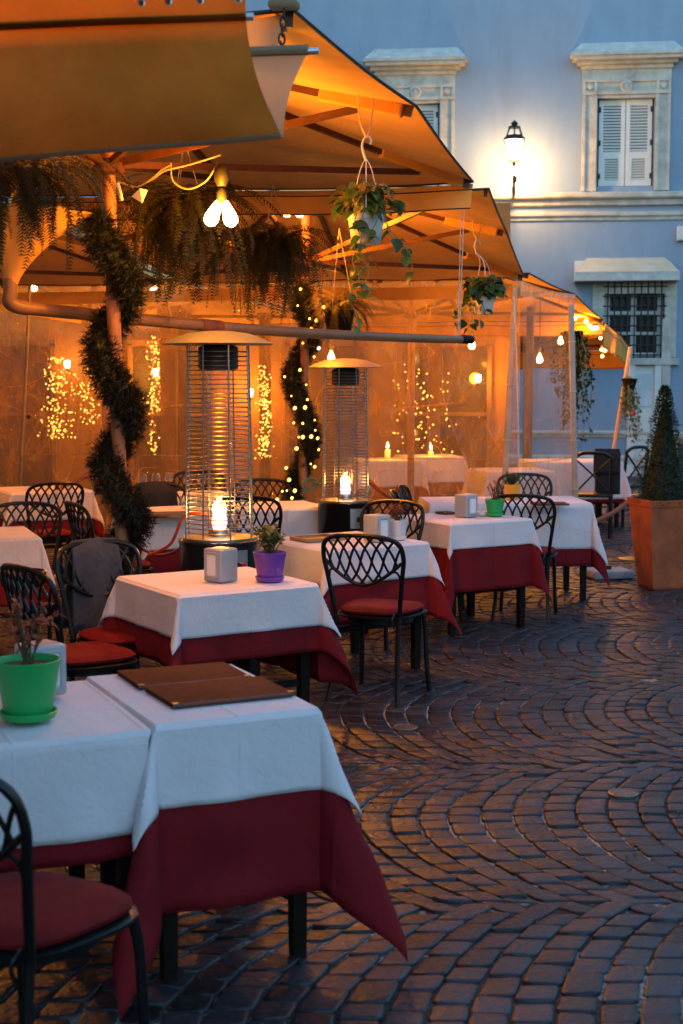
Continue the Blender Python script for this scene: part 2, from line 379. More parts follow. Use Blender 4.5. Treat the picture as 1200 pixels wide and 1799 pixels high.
# ================================================================== GROUND
def ground():
    m, n, l, b = nodes('joint_sand')
    tc = n.new('ShaderNodeTexCoord')
    t = n.new('ShaderNodeTexNoise'); t.inputs['Scale'].default_value = 1.1; t.inputs['Detail'].default_value = 5
    t2 = n.new('ShaderNodeTexNoise'); t2.inputs['Scale'].default_value = 40; t2.inputs['Detail'].default_value = 4
    for q in (t, t2): l.new(tc.outputs['Object'], q.inputs['Vector'])
    r = n.new('ShaderNodeValToRGB'); r.color_ramp.elements[0].position = .50; r.color_ramp.elements[0].color = (.012, .011, .010, 1)
    r.color_ramp.elements[1].position = .57; r.color_ramp.elements[1].color = (.30, .27, .24, 1)
    mx = n.new('ShaderNodeMix'); mx.data_type = 'FLOAT'; mx.inputs[0].default_value = .25
    l.new(t.outputs['Fac'], mx.inputs[2]); l.new(t2.outputs['Fac'], mx.inputs[3]); l.new(mx.outputs[0], r.inputs['Fac'])
    l.new(r.outputs['Color'], b.inputs['Base Color']); b.inputs['Roughness'].default_value = .85
    bp = n.new('ShaderNodeBump'); bp.inputs['Strength'].default_value = .8; bp.inputs['Distance'].default_value = .01
    l.new(t2.outputs['Fac'], bp.inputs['Height']); l.new(bp.outputs[0], b.inputs['Normal'])
    mb = MB(); mb.add([(-80, -40, 0), (80, -40, 0), (80, 120, 0), (-80, 120, 0)], [(0, 1, 2, 3)])
    g = mb.build('cobbled_piazza', m, smooth=False); g.location = (0, 0, -.009); g['kind'] = 'structure'
    # basalt setts: colour per stone, worn semi-gloss top
    ms, n, l, b = nodes('basalt_sett')
    gi = n.new('ShaderNodeNewGeometry')
    tc = n.new('ShaderNodeTexCoord')
    t = n.new('ShaderNodeTexNoise'); t.inputs['Scale'].default_value = 26; t.inputs['Detail'].default_value = 7
    l.new(gi.outputs['Position'], t.inputs['Vector'])
    r = n.new('ShaderNodeValToRGB')
    for i, (p, c) in enumerate(((0, (.009, .0088, .012)), (1, (.037, .033, .042)))):
        r.color_ramp.elements[i].position = p; r.color_ramp.elements[i].color = (*c, 1)
    oi = n.new('ShaderNodeObjectInfo'); fr_ = n.new('ShaderNodeMath'); fr_.operation = 'ADD'; fq = n.new('ShaderNodeMath'); fq.operation = 'FRACT'
    l.new(gi.outputs['Random Per Island'], fr_.inputs[0]); l.new(oi.outputs['Random'], fr_.inputs[1]); l.new(fr_.outputs[0], fq.inputs[0])
    l.new(fq.outputs[0], r.inputs['Fac'])
    r2 = n.new('ShaderNodeValToRGB'); r2.color_ramp.elements[0].color = (.6, .6, .6, 1); r2.color_ramp.elements[1].color = (1.35, 1.3, 1.25, 1)
    r2.color_ramp.elements[0].position = .3; r2.color_ramp.elements[1].position = .72
    l.new(t.outputs['Fac'], r2.inputs['Fac'])
    mm = n.new('ShaderNodeMix'); mm.data_type = 'RGBA'; mm.blend_type = 'MULTIPLY'; mm.inputs[0].default_value = 1
    l.new(r.outputs['Color'], mm.inputs[6]); l.new(r2.outputs['Color'], mm.inputs[7]); l.new(mm.outputs[2], b.inputs['Base Color'])
    mr = n.new('ShaderNodeMapRange'); mr.inputs['To Min'].default_value = .26; mr.inputs['To Max'].default_value = .56
    l.new(t.outputs['Fac'], mr.inputs['Value']); l.new(mr.outputs[0], b.inputs['Roughness'])
    t3 = n.new('ShaderNodeTexNoise'); t3.inputs['Scale'].default_value = 38; t3.inputs['Detail'].default_value = 6
    l.new(gi.outputs['Position'], t3.inputs['Vector'])
    bp = n.new('ShaderNodeBump'); bp.inputs['Strength'].default_value = .75; bp.inputs['Distance'].default_value = .007
    l.new(t3.outputs['Fac'], bp.inputs['Height']); l.new(bp.outputs[0], b.inputs['Normal'])
    b.inputs['Specular IOR Level'].default_value = .32
    # segmental arcs: bands run across the picture, every arc bulges to the left
    rnd = random.Random(3)
    BW = 1.75; RR = BW / 2 / math.sin(R(45)); DS = .114
    def pt(k, s, th):
        x, y = s + RR * (1 - math.cos(th)), 2.75 + BW * (k + .5) + RR * math.sin(th)
        return x + .07 * nz(x * .8 + 7, y * .8), y + .10 * nz(x * .9, y * .9 + 3)
    stones = []
    for k in range(-1, 13):
        y1 = 2.75 + BW * (k + 1)
        y0 = y1 - BW
        if y1 < 2.6: continue
        xl, xr = -6.0, .30 * y1 + .9
        s = xl
        ph = rnd.random() * .1
        row = 0
        rnd = random.Random(77)
        while s < xr:
            ds = DS * rnd.uniform(.95, 1.06)
            nst = 16
            cuts = [-45 + 90 * (q + (.5 if row % 2 else 0) + rnd.uniform(-.13, .13)) / nst for q in range(nst + 1)]
            cuts = [max(-45, min(45, c)) for c in cuts]
            if row % 2: cuts = [-45] + cuts
            e = 3.0 if row % 2 else -3.0
            cuts[0] = -45 - e; cuts[-1] = 45 - e
            for c0, c1 in zip(cuts, cuts[1:]):
                if c1 - c0 < 2 or s < -.30 * y1 - 1.3: continue
                stones.append((k, s, ds, R(c0), R(c1)))
            s += ds; row += 1
    def stone(st, q):
        k, s, ds, t0, t1 = st
        g = q.uniform(.0018, .0048) / DS
        gt = q.uniform(.0018, .0048) / RR
        def P(a, bb):
            sx = s + ds * (g + a * (1 - 2 * g)); tt = t0 + gt + bb * (t1 - t0 - 2 * gt)
            x, y = pt(k, sx, tt)
            return [x + q.uniform(-.0035, .0035), y + q.uniform(-.0035, .0035)]
        c = .10
        o = [P(a, bb) for a, bb in ((c, 0), (1 - c, 0), (1, c), (1, 1 - c), (1 - c, 1), (c, 1), (0, 1 - c), (0, c))]
        cx = sum(p[0] for p in o) / 8; cy_ = sum(p[1] for p in o) / 8
        h = q.uniform(-.004, .004); ax, ay = q.uniform(-.045, .045), q.uniform(-.045, .045)
        V = []
        for f, z in ((1.0, -.03), (.985, -.0045), (.93, -.0006), (.78, .0002)):
            for x, y in o:
                xx, yy = cx + (x - cx) * f, cy_ + (y - cy_) * f
                V.append((xx, yy, z + (h + ax * (xx - cx) + ay * (yy - cy_) if f < 1 else 0)))
        V.append((cx, cy_, .0006 + h))
        Fs = [(a * 8 + i, a * 8 + (i + 1) % 8, a * 8 + 8 + (i + 1) % 8, a * 8 + 8 + i) for a in (0, 1, 2) for i in range(8)]
        Fs += [(24 + i, 24 + (i + 1) % 8, 32) for i in range(8)]
        return V, Fs, (cx, cy_)
    near, far = [], MB()
    for i, st in enumerate(stones):
        V, Fs, c = stone(st, random.Random(i))
        if c[1] < 3.0: 
            far.add(V, Fs); continue
        x, y = proj((c[0], c[1], 0))
        lim = 640 if y < 1300 else 640 + (y - 1300) * .16
        if y > 1660: lim = 545
        ok = lim < x < 1215 and y < 1830
        near.append((c[1] if ok else 1e3 + c[1], V, Fs, c))
    near.sort(key=lambda q: q[0])
    for j, (dd, V, Fs, c) in enumerate(near):
        if j < 300:
            me = bpy.data.meshes.new('cobblestone')
            me.from_pydata([(x - c[0], y - c[1], z) for x, y, z in V], [], Fs); me.materials.append(ms)
            me.polygons.foreach_set('use_smooth', [True] * len(me.polygons))
            o = link('cobblestone', me, g); o.location = (c[0], c[1], .009)
        else: far.add(V, Fs)
    me = far.mesh('cobbles', ms, smooth=False); me.polygons.foreach_set('use_smooth', [True] * len(me.polygons))
    o = link('cobbles', me, g); o.location = (0, 0, .009); o['kind'] = 'stuff'
    # small weeds in a few joints
    q = random.Random(9); wb = MB()
    for i in range(150):
        px, py = q.choice(((1005, 1275), (1170, 1240), (1120, 1500), (1130, 1420), (1195, 1420), (985, 1240)))
        p = gz(px + q.gauss(0, 9), py + q.gauss(0, 16), -.004)
        a = q.uniform(0, 6.28); s = q.uniform(.006, .014)
        d = Vector((math.cos(a) * s, math.sin(a) * s, q.uniform(.004, .012)))
        e = Vector((-d.y, d.x, 0)) * .35
        wb.add([p, p + d * .6 + e, p + d * 1.2, p + d * .6 - e], [(0, 1, 2, 3)])
    tag(wb.build('moss_tufts', 'leaf_olive'), 'small green weeds growing in the joints of the cobbles', 'weeds', kind='stuff')
ground()
def cover(px, py, r, label):
    p = gz(px, py, 0)
    mb = MB(); mb.lathe([(r, -.02), (r, .006), (r * .93, .009), (r * .88, .009), (r * .85, .006), (0, .0065)], 32)
    for k in range(-3, 4): mb.box((k * r * .2, 0, .0075), (r * .05, r * 1.3 * math.sqrt(1 - (k * .2) ** 2), .003))
    o = mb.build('utility_cover', 'cover'); o.location = p
    tag(o, label, 'utility cover', 'round covers in the cobbles')
cover(1095, 1395, .062, 'small round metal cover glinting among the cobbles on the right')
cover(712, 1279, .062, 'dark round metal cover in the cobbles beside the main lattice chair')

# ================================================================== FACADE
def facade():
    # plaster with stains
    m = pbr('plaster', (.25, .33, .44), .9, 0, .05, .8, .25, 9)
    n, l = m.node_tree.nodes, m.node_tree.links
    b = n['Principled BSDF']; src = b.inputs['Base Color'].links[0].from_socket
    tc = n.new('ShaderNodeTexCoord'); mp = n.new('ShaderNodeMapping'); mp.inputs['Scale'].default_value = (1.3, 1, .28); l.new(tc.outputs['Object'], mp.inputs[0])
    t = n.new('ShaderNodeTexNoise'); t.inputs['Scale'].default_value = 1.6; t.inputs['Detail'].default_value = 8; t.inputs['Roughness'].default_value = .7; l.new(mp.outputs[0], t.inputs['Vector'])
    r = n.new('ShaderNodeValToRGB'); r.color_ramp.elements[0].position = .36; r.color_ramp.elements[0].color = (.74, .72, .70, 1); r.color_ramp.elements[1].position = .55; r.color_ramp.elements[1].color = (1, 1, 1, 1)
    l.new(t.outputs['Fac'], r.inputs['Fac'])
    mm = n.new('ShaderNodeMix'); mm.data_type = 'RGBA'; mm.blend_type = 'MULTIPLY'; mm.inputs[0].default_value = .35
    l.new(src, mm.inputs[6]); l.new(r.outputs['Color'], mm.inputs[7]); l.new(mm.outputs[2], b.inputs['Base Color'])
    ang = -math.atan(.115)
    B = thing('plaster_building', 'pale plaster palazzo with shuttered windows, stone ledge and grilled ground floor window', 'building', (4.9, 25, 0), ang)
    inv = B.matrix_basis.inverted() if False else (Matrix.Translation((4.9, 25, 0)) @ Matrix.Rotation(ang, 4, 'Z')).inverted()
    Mw = inv.inverted()
    n0 = Mw.to_3x3() @ Vector((0, -1, 0)); o0 = Vector((4.9, 25, 0))
    def L(px, py, off=0.0):
        d = ray(px, py); c = Vector((0, 0, CAMZ))
        t = (o0 + n0 * off - c).dot(n0) / d.dot(n0)
        p = inv @ (c + d * t); return p.x, p.z
    # wall with openings cut as a grid of slabs
    def wallmesh():
        x0, x1, z1 = -24, 16, 13
        holes = []
        for (a, b_, c, d) in ((1048, 1150, 172, 328), (688, 772, 182, 338)):
            xa, za = L(a, d); xb, zb = L(b_, c); holes.append((xa, xb, za, zb))
        xa, za = L(1060, 628); xb, zb = L(1168, 516); holes.append((xa, xb, za, zb))
        xs = sorted({x0, x1, *[h[0] for h in holes], *[h[1] for h in holes]})
        zs = sorted({0, z1, *[h[2] for h in holes], *[h[3] for h in holes]})
        mb = MB()
        for i in range(len(xs) - 1):
            for j in range(len(zs) - 1):
                cx, cz = (xs[i] + xs[i + 1]) / 2, (zs[j] + zs[j + 1]) / 2
                if any(h[0] < cx < h[1] and h[2] < cz < h[3] for h in holes): continue
                mb.add([(xs[i], 0, zs[j]), (xs[i + 1], 0, zs[j]), (xs[i + 1], 0, zs[j + 1]), (xs[i], 0, zs[j + 1])], [(0, 1, 2, 3)])
        for h in holes:   # reveals
            a, b_, c, d = h; q = .28
            mb.add([(a, 0, c), (b_, 0, c), (b_, 0, d), (a, 0, d), (a, q, c), (b_, q, c), (b_, q, d), (a, q, d)],
                   [(0, 4, 5, 1), (1, 5, 6, 2), (2, 6, 7, 3), (3, 7, 4, 0)])
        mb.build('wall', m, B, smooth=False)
        return holes
    holes = wallmesh()
    # string course, plinth bands
    def course(py0, py1, depth, name, mat):
        _, z1 = L(1100, py0); _, z0 = L(1100, py1)
        mb = MB(); h = z1 - z0
        prof = [(0, z0), (-.4 * depth, z0 + .02), (-.5 * depth, z0 + .45 * h), (-.9 * depth, z0 + .55 * h), (-depth, z0 + .65 * h), (-depth, z0 + .92 * h), (-.75 * depth, z1), (0, z1)]
        V = []; n = 40; xs = [-24 + 40 * i / n for i in range(n + 1)]
        for x in xs:
            for (y, z) in prof: V.append((x, y - .002, z + nz(x * 1.7, z) * .012))
        k = len(prof)
        Fc = [(i * k + j, i * k + j + 1, (i + 1) * k + j + 1, (i + 1) * k + j) for i in range(n) for j in range(k - 1)]
        mb.add(V, Fc); mb.build(name, mat, B, smooth=False)
    course(338, 362, .16, 'string_course', 'stone_trim')
    course(372, 388, .07, 'lower_moulding', 'stone_trim')
    course(757, 770, .06, 'dado_ledge', 'stone_trim')
    course(800, 840, .10, 'base_course', 'stone_trim')
    def window(cx, pyo, hole, label):
        x0, x1, z0, z1 = hole
        w = thing_part('window', B)
        hw = (x1 - x0) / 2; cxl = (x0 + x1) / 2
        def Z(py): return L(1100, py + pyo)[1] if pyo == 0 else L(cx, py + pyo)[1]
        # surround: two jambs with sunk panels, head with square blocks
        mb = MB(); jw = .24
        zt = Z(140); zb = Z(336)
        for sgn in (-1, 1):
            xo = cxl + sgn * (hw + jw / 2 + .02)
            mb.box((xo, -.04, (zb + zt - .26) / 2), (jw, .08, zt - .26 - zb))
            for e in (-1, 1): mb.box((xo + e * (jw / 2 - .025), -.095, (zb + zt - .26) / 2), (.05, .03, zt - .26 - zb))
            mb.box((xo, -.045, zt - .13), (jw, .09, .254))
            for e in (-1, 1):
                mb.box((xo + e * (jw / 2 - .022), -.105, zt - .13), (.044, .03, .25)); mb.box((xo, -.105, zt - .13 + e * .104), (jw - .09, .03, .044))
            mb.box((xo, -.108, zt - .13), (.075, .035, .075), Matrix.Rotation(R(45), 3, 'Y'))
        wI = 2 * (hw + .018)
        mb.box((cxl, -.042, zt - .13), (wI, .084, .25))
        mb.box((cxl, -.10, zt - .025), (wI, .03, .05)); mb.box((cxl, -.10, zt - .23), (wI, .03, .05))
        mb.box((cxl, -.045, z1 + (zt - .26 - z1) / 2), (wI, .07, max(.02, zt - .262 - z1)))
        mb.build('surround', 'stone_trim', w, smooth=False)
        md = MB(); md.lathe([(.11, 0), (.105, .03), (.07, .05), (.06, .035), (0, .06)], 20)
        d = md.build('rosette', 'stone_trim', w); d.location = (cxl, -.085, zt - .13); d.rotation_euler = (R(90), 0, 0)
        fz = MB(); zc = Z(122)
        fz.box((cxl, -.035, (zt + zc) / 2 + .005), (wI + 2 * jw + .02, .07, zc - zt)); fz.build('frieze', 'stone_trim', w, smooth=False)
        cm = MB(); zh = Z(97); tot = wI + 2 * jw
        for q, (e, dpt, a, b_) in enumerate(((.03, .12, 0, .3), (.10, .20, .3, .55), (.18, .30, .55, .8), (.22, .34, .8, 1))):
            cm.box((cxl, -dpt / 2, zc + (zh - zc) * (a + b_) / 2), (tot + 2 * e, dpt, (zh - zc) * (b_ - a)))
        cm.build('cornice', 'stone_trim', w, smooth=False)
        hm = MB(); zt2 = Z(74); a = tot / 2 + .20; b_ = tot / 2 + .04
        hm.add([(cxl - a, -.32, zh + .002), (cxl + a, -.32, zh + .002), (cxl + b_, -.004, zt2), (cxl - b_, -.004, zt2), (cxl - a, -.002, zh + .002), (cxl + a, -.002, zh + .002)],
               [(0, 1, 2, 3), (0, 3, 4), (1, 5, 2), (0, 4, 5, 1)])
        hm.build('hood', 'lead', w, smooth=False)
        # shutters
        bk = MB(); bk.box((cxl, .22, (z0 + z1) / 2), (2 * hw + .02, .03, z1 - z0 + .02)); bk.build('pane', 'dark_glass', w, smooth=False)
        sl = MB(); sl.box((0, 0, 0), (1, .05, .010), Matrix.Rotation(R(42), 3, 'X')); slm = sl.mesh('slat', M['shutter'], False)
        H = z1 - z0
        for sgn in (-1, 1):
            lx0, lx1 = (cxl - hw + .03, cxl - .006) if sgn < 0 else (cxl + .006, cxl + hw - .03)
            lw = lx1 - lx0; lc = (lx0 + lx1) / 2
            fr = MB(); st = .07; yf = .06
            fr.box((lx0 + st / 2, yf, z0 + H / 2), (st, .045, H - .02)); fr.box((lx1 - st / 2, yf, z0 + H / 2), (st, .045, H - .02))
            rails = ((z0 + .06, .10), (z0 + H * .36, .12), (z1 - .06, .10))
            for rz, rh in rails: fr.box((lc, yf + .001, rz), (lw - 2 * st - .001, .043, rh))
            lwp = .035   # lower panel is narrower
            for e in (-1, 1): fr.box((lc + e * (lw / 2 - st - lwp / 2), yf + .002, (rails[0][0] + rails[1][0]) / 2), (lwp, .04, rails[1][0] - rails[0][0] - .11))
            fr.build('shutter_leaf', 'shutter', w, smooth=False)
            hg = MB()
            for fz_ in (.12, .5, .88): hg.box((lx0 + .012 if sgn < 0 else lx1 - .012, yf - .03, z0 + H * fz_), (.035, .02, .09))
            hg.build('hinge', 'iron', w, smooth=False)
            for (za, zb_, nn, ww) in ((rails[0][0] + .055, rails[1][0] - .065, 8, lw - 2 * st - 2 * lwp), (rails[1][0] + .065, rails[2][0] - .055, 15, lw - 2 * st)):
                for i in range(nn):
                    o = link('slat', slm, w); o.location = (lc, yf, za + (zb_ - za) * (i + .5) / nn); o.scale = (ww, 1, 1)
    def thing_part(name, par):
        o = bpy.data.objects.new(name, None); COL.objects.link(o); o.parent = par; return o
    window(1100, 0, holes[0], '')
    window(730, 11, holes[1], '')
    # ground floor grilled window with sloping hood
    x0, x1, z0, z1 = holes[2]
    w = thing_part('grilled_window', B)
    mb = MB(); mb.box(((x0 + x1) / 2, .2, (z0 + z1) / 2), (x1 - x0, .02, z1 - z0)); mb.build('pane', 'dark_glass', w, smooth=False)
    mb = MB(); cxl = (x0 + x1) / 2
    for e in (-1, 0, 1): mb.box((cxl + e * ((x1 - x0) / 2 - .06), .16, (z0 + z1) / 2), (.09, .05, z1 - z0 - .01))
    for f in (.02, .35, .68): mb.box((cxl, .161, z0 + (z1 - z0) * f + .03), (x1 - x0 - .01, .045, .06))
    mb.build('sash', 'shutter', w, smooth=False)
    bar = MB(); bar.tube([(0, 0, 0), (0, 0, 1)], .013, 6); bm_ = bar.mesh('grille_bar', M['iron'])
    for i in range(9):
        o = link('grille_bar', bm_, w); o.location = (x0 + (x1 - x0) * (i + .5) / 9, -.06, z0 - .02); o.scale = (1, 1, z1 - z0 + .3)
    for i in range(8):
        o = link('grille_bar', bm_, w); o.location = (x0 - .03, -.058, z0 + .04 + (z1 - z0 + .18) * i / 7.6); o.rotation_euler = (0, R(90), 0); o.scale = (1, 1, x1 - x0 + .06)
    mb = MB()
    for e in (-1, 1): mb.box((cxl + e * ((x1 - x0) / 2 + .10), -.03, (z0 + z1) / 2 + .1), (.2, .06, z1 - z0 + .2))
    mb.box((cxl, -.031, z1 + .1), (x1 - x0 - .002, .06, .19))
    mb.box((cxl, -.06, z0 - .07), (x1 - x0 + .5, .12, .11)); mb.build('surround', 'stone_trim', w, smooth=False)
    hx0, hz0 = L(1008, 496); hx1, hz1 = L(1190, 480); _, hz2 = L(1100, 453)
    mb = MB(); mb.box(((hx0 + hx1) / 2, -.2, (hz0 + hz1) / 2), (hx1 - hx0, .4, hz1 - hz0)); mb.build('hood_slab', 'lead', w, smooth=False)
    mb = MB(); ins = .22
    prof = [(0, 0), (.25, .22), (.55, .62), (1, 1)]
    V = []
    for a, zf in prof:
        y = -.4 + .4 * a - .004; z = hz1 + .002 + (hz2 - hz1) * zf
        V += [(hx0 + ins * a, y, z), (hx1 - ins * a, y, z)]
    Fc = [(2 * i, 2 * i + 1, 2 * i + 3, 2 * i + 2) for i in range(3)]
    V += [(hx0, -.003, hz1 + .002), (hx1, -.003, hz1 + .002)]
    Fc += [(0, 2, 4, 6, 8), (1, 9, 7, 5, 3)]
    mb.add(V, Fc); mb.build('hood', pbr('hood_moss', (.52, .49, .42), .9, 0, .2, 3, .4, 14, col2=(.36, .35, .22)), w, smooth=False)
    # panel / doorway below with a glazed light
    dx0, dz0 = L(1112, 834); dx1, dz1 = L(1150, 642)
    d = thing_part('door', B); dc = (dx0 + dx1) / 2; dw = dx1 - dx0; dh = dz1
    mb = MB()
    mb.box((dc, -.012, dh / 2), (dw, .024, dh - .01))
    for e in (-1, 1): mb.box((dc + e * (dw / 2 + .06), -.05, dh / 2), (.12, .10, dh + .02))
    mb.box((dc, -.05, dh + .06), (dw + .24, .099, .10)); mb.build('door_leaf', 'shutter', d, smooth=False)
    mb = MB()
    for a, b_ in ((.06, .28), (.33, .55)): mb.box((dc, -.034, dh * (a + b_) / 2), (dw * .72, .02, dh * (b_ - a)))
    mb.build('door_panel', 'shutter', d, smooth=False)
    mb = MB(); mb.box((dc, -.034, dh * .78), (dw * .66, .02, dh * .3)); mb.build('pane', M['glass_sky'], d, smooth=False)
    # pilaster strips right of it
    px0, _ = L(1160, 700); px1, _ = L(1176, 700); _, pz = L(1168, 560)
    mb = MB(); mb.box(((px0 + px1) / 2, -.05, pz / 2), (px1 - px0, .1, pz)); mb.box(((px0 + px1) / 2, -.065, pz / 2), ((px1 - px0) * .5, .03, pz - .2)); mb.build('pilaster', 'stone_trim', B, smooth=False)
    # boxes on the wall
    for (px, py, sx, sz, lab) in ((1017, 472, .16, .24, 'small grey junction box on the plaster wall left of the sloping hood'), (1197, 411, .16, .24, 'white alarm box on the plaster wall at the right edge')):
        x, z = L(px, py); o = thing('wall_box', lab, 'wall box', Mw @ Vector((x, 0, z)), ang)
        mb = MB(); mb.box((0, -.06, 0), (sx, .12, sz)); mb.build('housing', 'wall_box', o, bevel=.012)
        mb = MB(); mb.box((0, -.123, -.01), (sx * .7, .006, sz * .7)); mb.build('cover_plate', 'shutter', o)
    # wall lantern
    x, z = L(903, 300, .7)
    base = Mw @ Vector((x, -.7, 0))
    T = thing('wall_lantern', 'lit black street lantern with tapered glass mounted above the stone ledge', 'lantern', (base.x, base.y, 0), ang)
    def zz(py): return at(903, py, base.y).z
    s = base.y / F
    g = MB(); g.lathe([(12 * s, zz(278)), (18 * s, zz(247))], 6, ph=R(30)); g.build('glass', 'lantern', T, smooth=False)
    rf = MB(); rf.lathe([(21 * s, zz(247) + .003), (21 * s, zz(244)), (16 * s, zz(240)), (15.5 * s, zz(238)), (0, zz(238) + .01)], 6, ph=R(30)); rf.build('roof_rim', 'iron', T, smooth=False)
    cg = MB()
    for k in range(6):
        a = R(30 + 60 * k)
        cg.tube([(15 * s * math.cos(a), 15 * s * math.sin(a), zz(239)), (9.5 * s * math.cos(a), 9.5 * s * math.sin(a), zz(224))], .012, 5)
        cg.tube([(18.4 * s * math.cos(a), 18.4 * s * math.sin(a), zz(247)), (12.3 * s * math.cos(a), 12.3 * s * math.sin(a), zz(278)), (3 * s * math.cos(a), 3 * s * math.sin(a), zz(286))], .010, 5)
    cg.build('cage', 'iron', T)
    tp = MB(); tp.lathe([(11 * s, zz(225)), (10 * s, zz(222)), (4 * s, zz(221)), (6.5 * s, zz(217)), (3 * s, zz(213)), (0, zz(211))], 12); tp.build('finial', 'iron', T)
    st = MB(); st.lathe([(2 * s, zz(330)), (2.2 * s, zz(300)), (3.5 * s, zz(296)), (2.5 * s, zz(289)), (3.5 * s, zz(285))], 10)
    st.tube([(0, 0, zz(330)), (0, .25, zz(334)), (0, .7, zz(336))], .03, 8); st.tube([(0, 0, zz(320)), (.03, .02, zz(318)), (.03, .02, zz(306))], .02, 8); st.build('bracket', 'iron', T)
    fl = MB(); fl.ico((.03, .02, zz(300)), .085, 2); fl.build('lamp_globe', 'lantern', T)
    p = base + (n0 * .05)
    lamp('lantern_light', (base.x, base.y, zz(262)), 12, (1, .60, .24), .12)
    lamp('lantern_lower_light', (base.x + .05, base.y + .05, zz(300)), 78, (1, .49, .155), .09)
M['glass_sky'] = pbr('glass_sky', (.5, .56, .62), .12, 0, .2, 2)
facade()

def town_house(label, c, rz, w_, d_, h_, nx, nz_):
    T = thing('town_house', label, 'building', c, rz, 'houses closing the square')
    mb = MB(); mb.box((0, d_ / 2, h_ / 2), (w_, d_, h_)); mb.build('wall', M['house_plaster'], T, smooth=False)
    mb = MB(); mb.box((0, d_ / 2 - .2, h_ + .15), (w_ + .6, d_ + .9, .3)); mb.build('eaves', 'stone_trim', T, smooth=False)
    wn_ = MB(); wn_.box((0, -.03, 0), (1.0, .06, 1.7)); wm = wn_.mesh('window', M['shutter'], False)
    for i in range(nx):
        for j in range(nz_):
            o = link('window', wm, T); o.location = (-w_ / 2 + w_ * (i + .5) / nx, 0, 2.0 + 3.6 * j)
    return T
M['house_plaster'] = pbr('house_plaster', (.45, .36, .27), .9, 0, .12, .8, .2, 9)
town_house('ochre house on the far side of the square behind the viewer', (0, -42, 0), math.pi, 70, 8, 8.5, 16, 2)
town_house('ochre house closing the square on the right beyond the picture', (24, 0, 0), R(-90), 46, 8, 9, 10, 2)
town_house('ochre restaurant house on the left beyond the picture', (-7.6, 0, 0), R(90), 36, 8, 11.5, 10, 3)

# ================================================================== UMBRELLAS
def umbrella(label, rim, apex, pole_base, hub_z, valance=(), vdrop=.17, rib_w=.045, rib_mat='red_wood', strut_at=.82, canvas='canvas', pole_mat='pole_wood', pole_r=.036, group='terrace umbrellas', pocket=()):
    """rim: 8 points NR, MR, FR, MF, FL, ML, NL, MN (corner, middle, corner ...)"""
    T = thing('terrace_umbrella', label, 'umbrella', (pole_base[0], pole_base[1], 0), 0, group)
    o = Vector((pole_base[0], pole_base[1], 0)); L = lambda p: Vector(p) - o
    apex = Vector(apex)
    mb = MB(); N = 10
    for k in range(8):
        a, b = Vector(rim[k]), Vector(rim[(k + 1) % 8])
        def P(u, v, a=a, b=b, k=k):    # u from apex to rim, v across
            e = a.lerp(b, v); p = apex.lerp(e, u)
            sag = math.sin(math.pi * v) * u * .016 + math.sin(math.pi * u) * .035
            p = p - Vector((0, 0, sag)); p.z += nz(p.x * 2.2, p.y * 2.2, k) * .012 * math.sin(math.pi * v)
            
            return L(p)
        mb.grid(P, N, N)
    mb.build('canopy', canvas, T)
    ed = MB()
    pts = []
    for k in range(8):
        a, b = Vector(rim[k]), Vector(rim[(k + 1) % 8])
        for i in range(8):
            v = i / 8; e = a.lerp(b, v)
            pts.append(L(e - Vector((0, 0, math.sin(math.pi * v) * .016))))
    ed.tube(pts, .008, 5, closed=True); ed.build('hem', 'canvas_edge', T)
    for k in valance:
        a, b = Vector(rim[k]), Vector(rim[(k + 1) % 8])
        va = MB()
        def PV(u, v, a=a, b=b):
            e = a.lerp(b, u) - Vector((0, 0, math.sin(math.pi * u) * .016 + .014))
            n = Vector((apex.x - e.x, apex.y - e.y, 0)).normalized()
            return L(e + Vector((0, 0, -vdrop * v)) + n * (.02 * v * math.sin(u * 17 + k * 3) + .03 * v))
        va.grid(PV, 24, 5); va.build('valance', canvas, T)
        sm = MB()
        for vz in (.22, .96):
            sm.tube([PV(i / 20, vz) + Vector((0, -.002, 0)) for i in range(21)], .004, 4)
        sm.build('seam', 'canvas_edge', T)
    hub = Vector((apex.x, apex.y, hub_z))
    for k in range(8):
        e = Vector(rim[k]); d = (e - apex)
        a = apex + d * .03 - Vector((0, 0, .055)); b = apex + d * .985 - Vector((0, 0, .03))
        r = MB(); r.bar(L(a), L(b), .03, rib_w); r.build('rib', rib_mat, T, smooth=False)
        s = apex + d * strut_at - Vector((0, 0, .075))
        r = MB(); hd = Vector((d.x, d.y, 0)).normalized() * .06
        r.bar(L(hub + hd), L(s), .022, .035); r.build('strut', rib_mat, T, smooth=False)
        if k in pocket:
            pk = MB(); c0 = apex + d * .70 - Vector((0, 0, .05)); c1 = apex + d * .96 - Vector((0, 0, .035))
            pk.bar(L(c0), L(c1), .05, .065); o2 = pk.build('rib_pocket', canvas, T, smooth=False, bevel=.012)
    hb = MB(); hb.lathe([(.05, -.06), (.085, -.05), (.085, .0), (.05, .02)], 14, L(hub)); hb.build('hub', 'red_wood', T)
    hb = MB(); hb.lathe([(.05, -.12), (.08, -.10), (.08, -.03), (.03, .06)], 14, L(apex)); hb.build('crown', 'red_wood', T)
    pl = MB(); pl.tube([(0, 0, 0.02), L(Vector((apex.x, apex.y, hub_z))), L(apex - Vector((0, 0, .05)))], pole_r, 12); pl.build('pole', pole_mat, T)
    bs = MB(); bs.lathe([(.30, 0), (.30, .04), (.27, .06), (.06, .07), (.055, .3), (.037, .31)], 24); bs.build('base', 'iron', T)
    return T
U = Vector((.975, -.22, 0))    # across the row
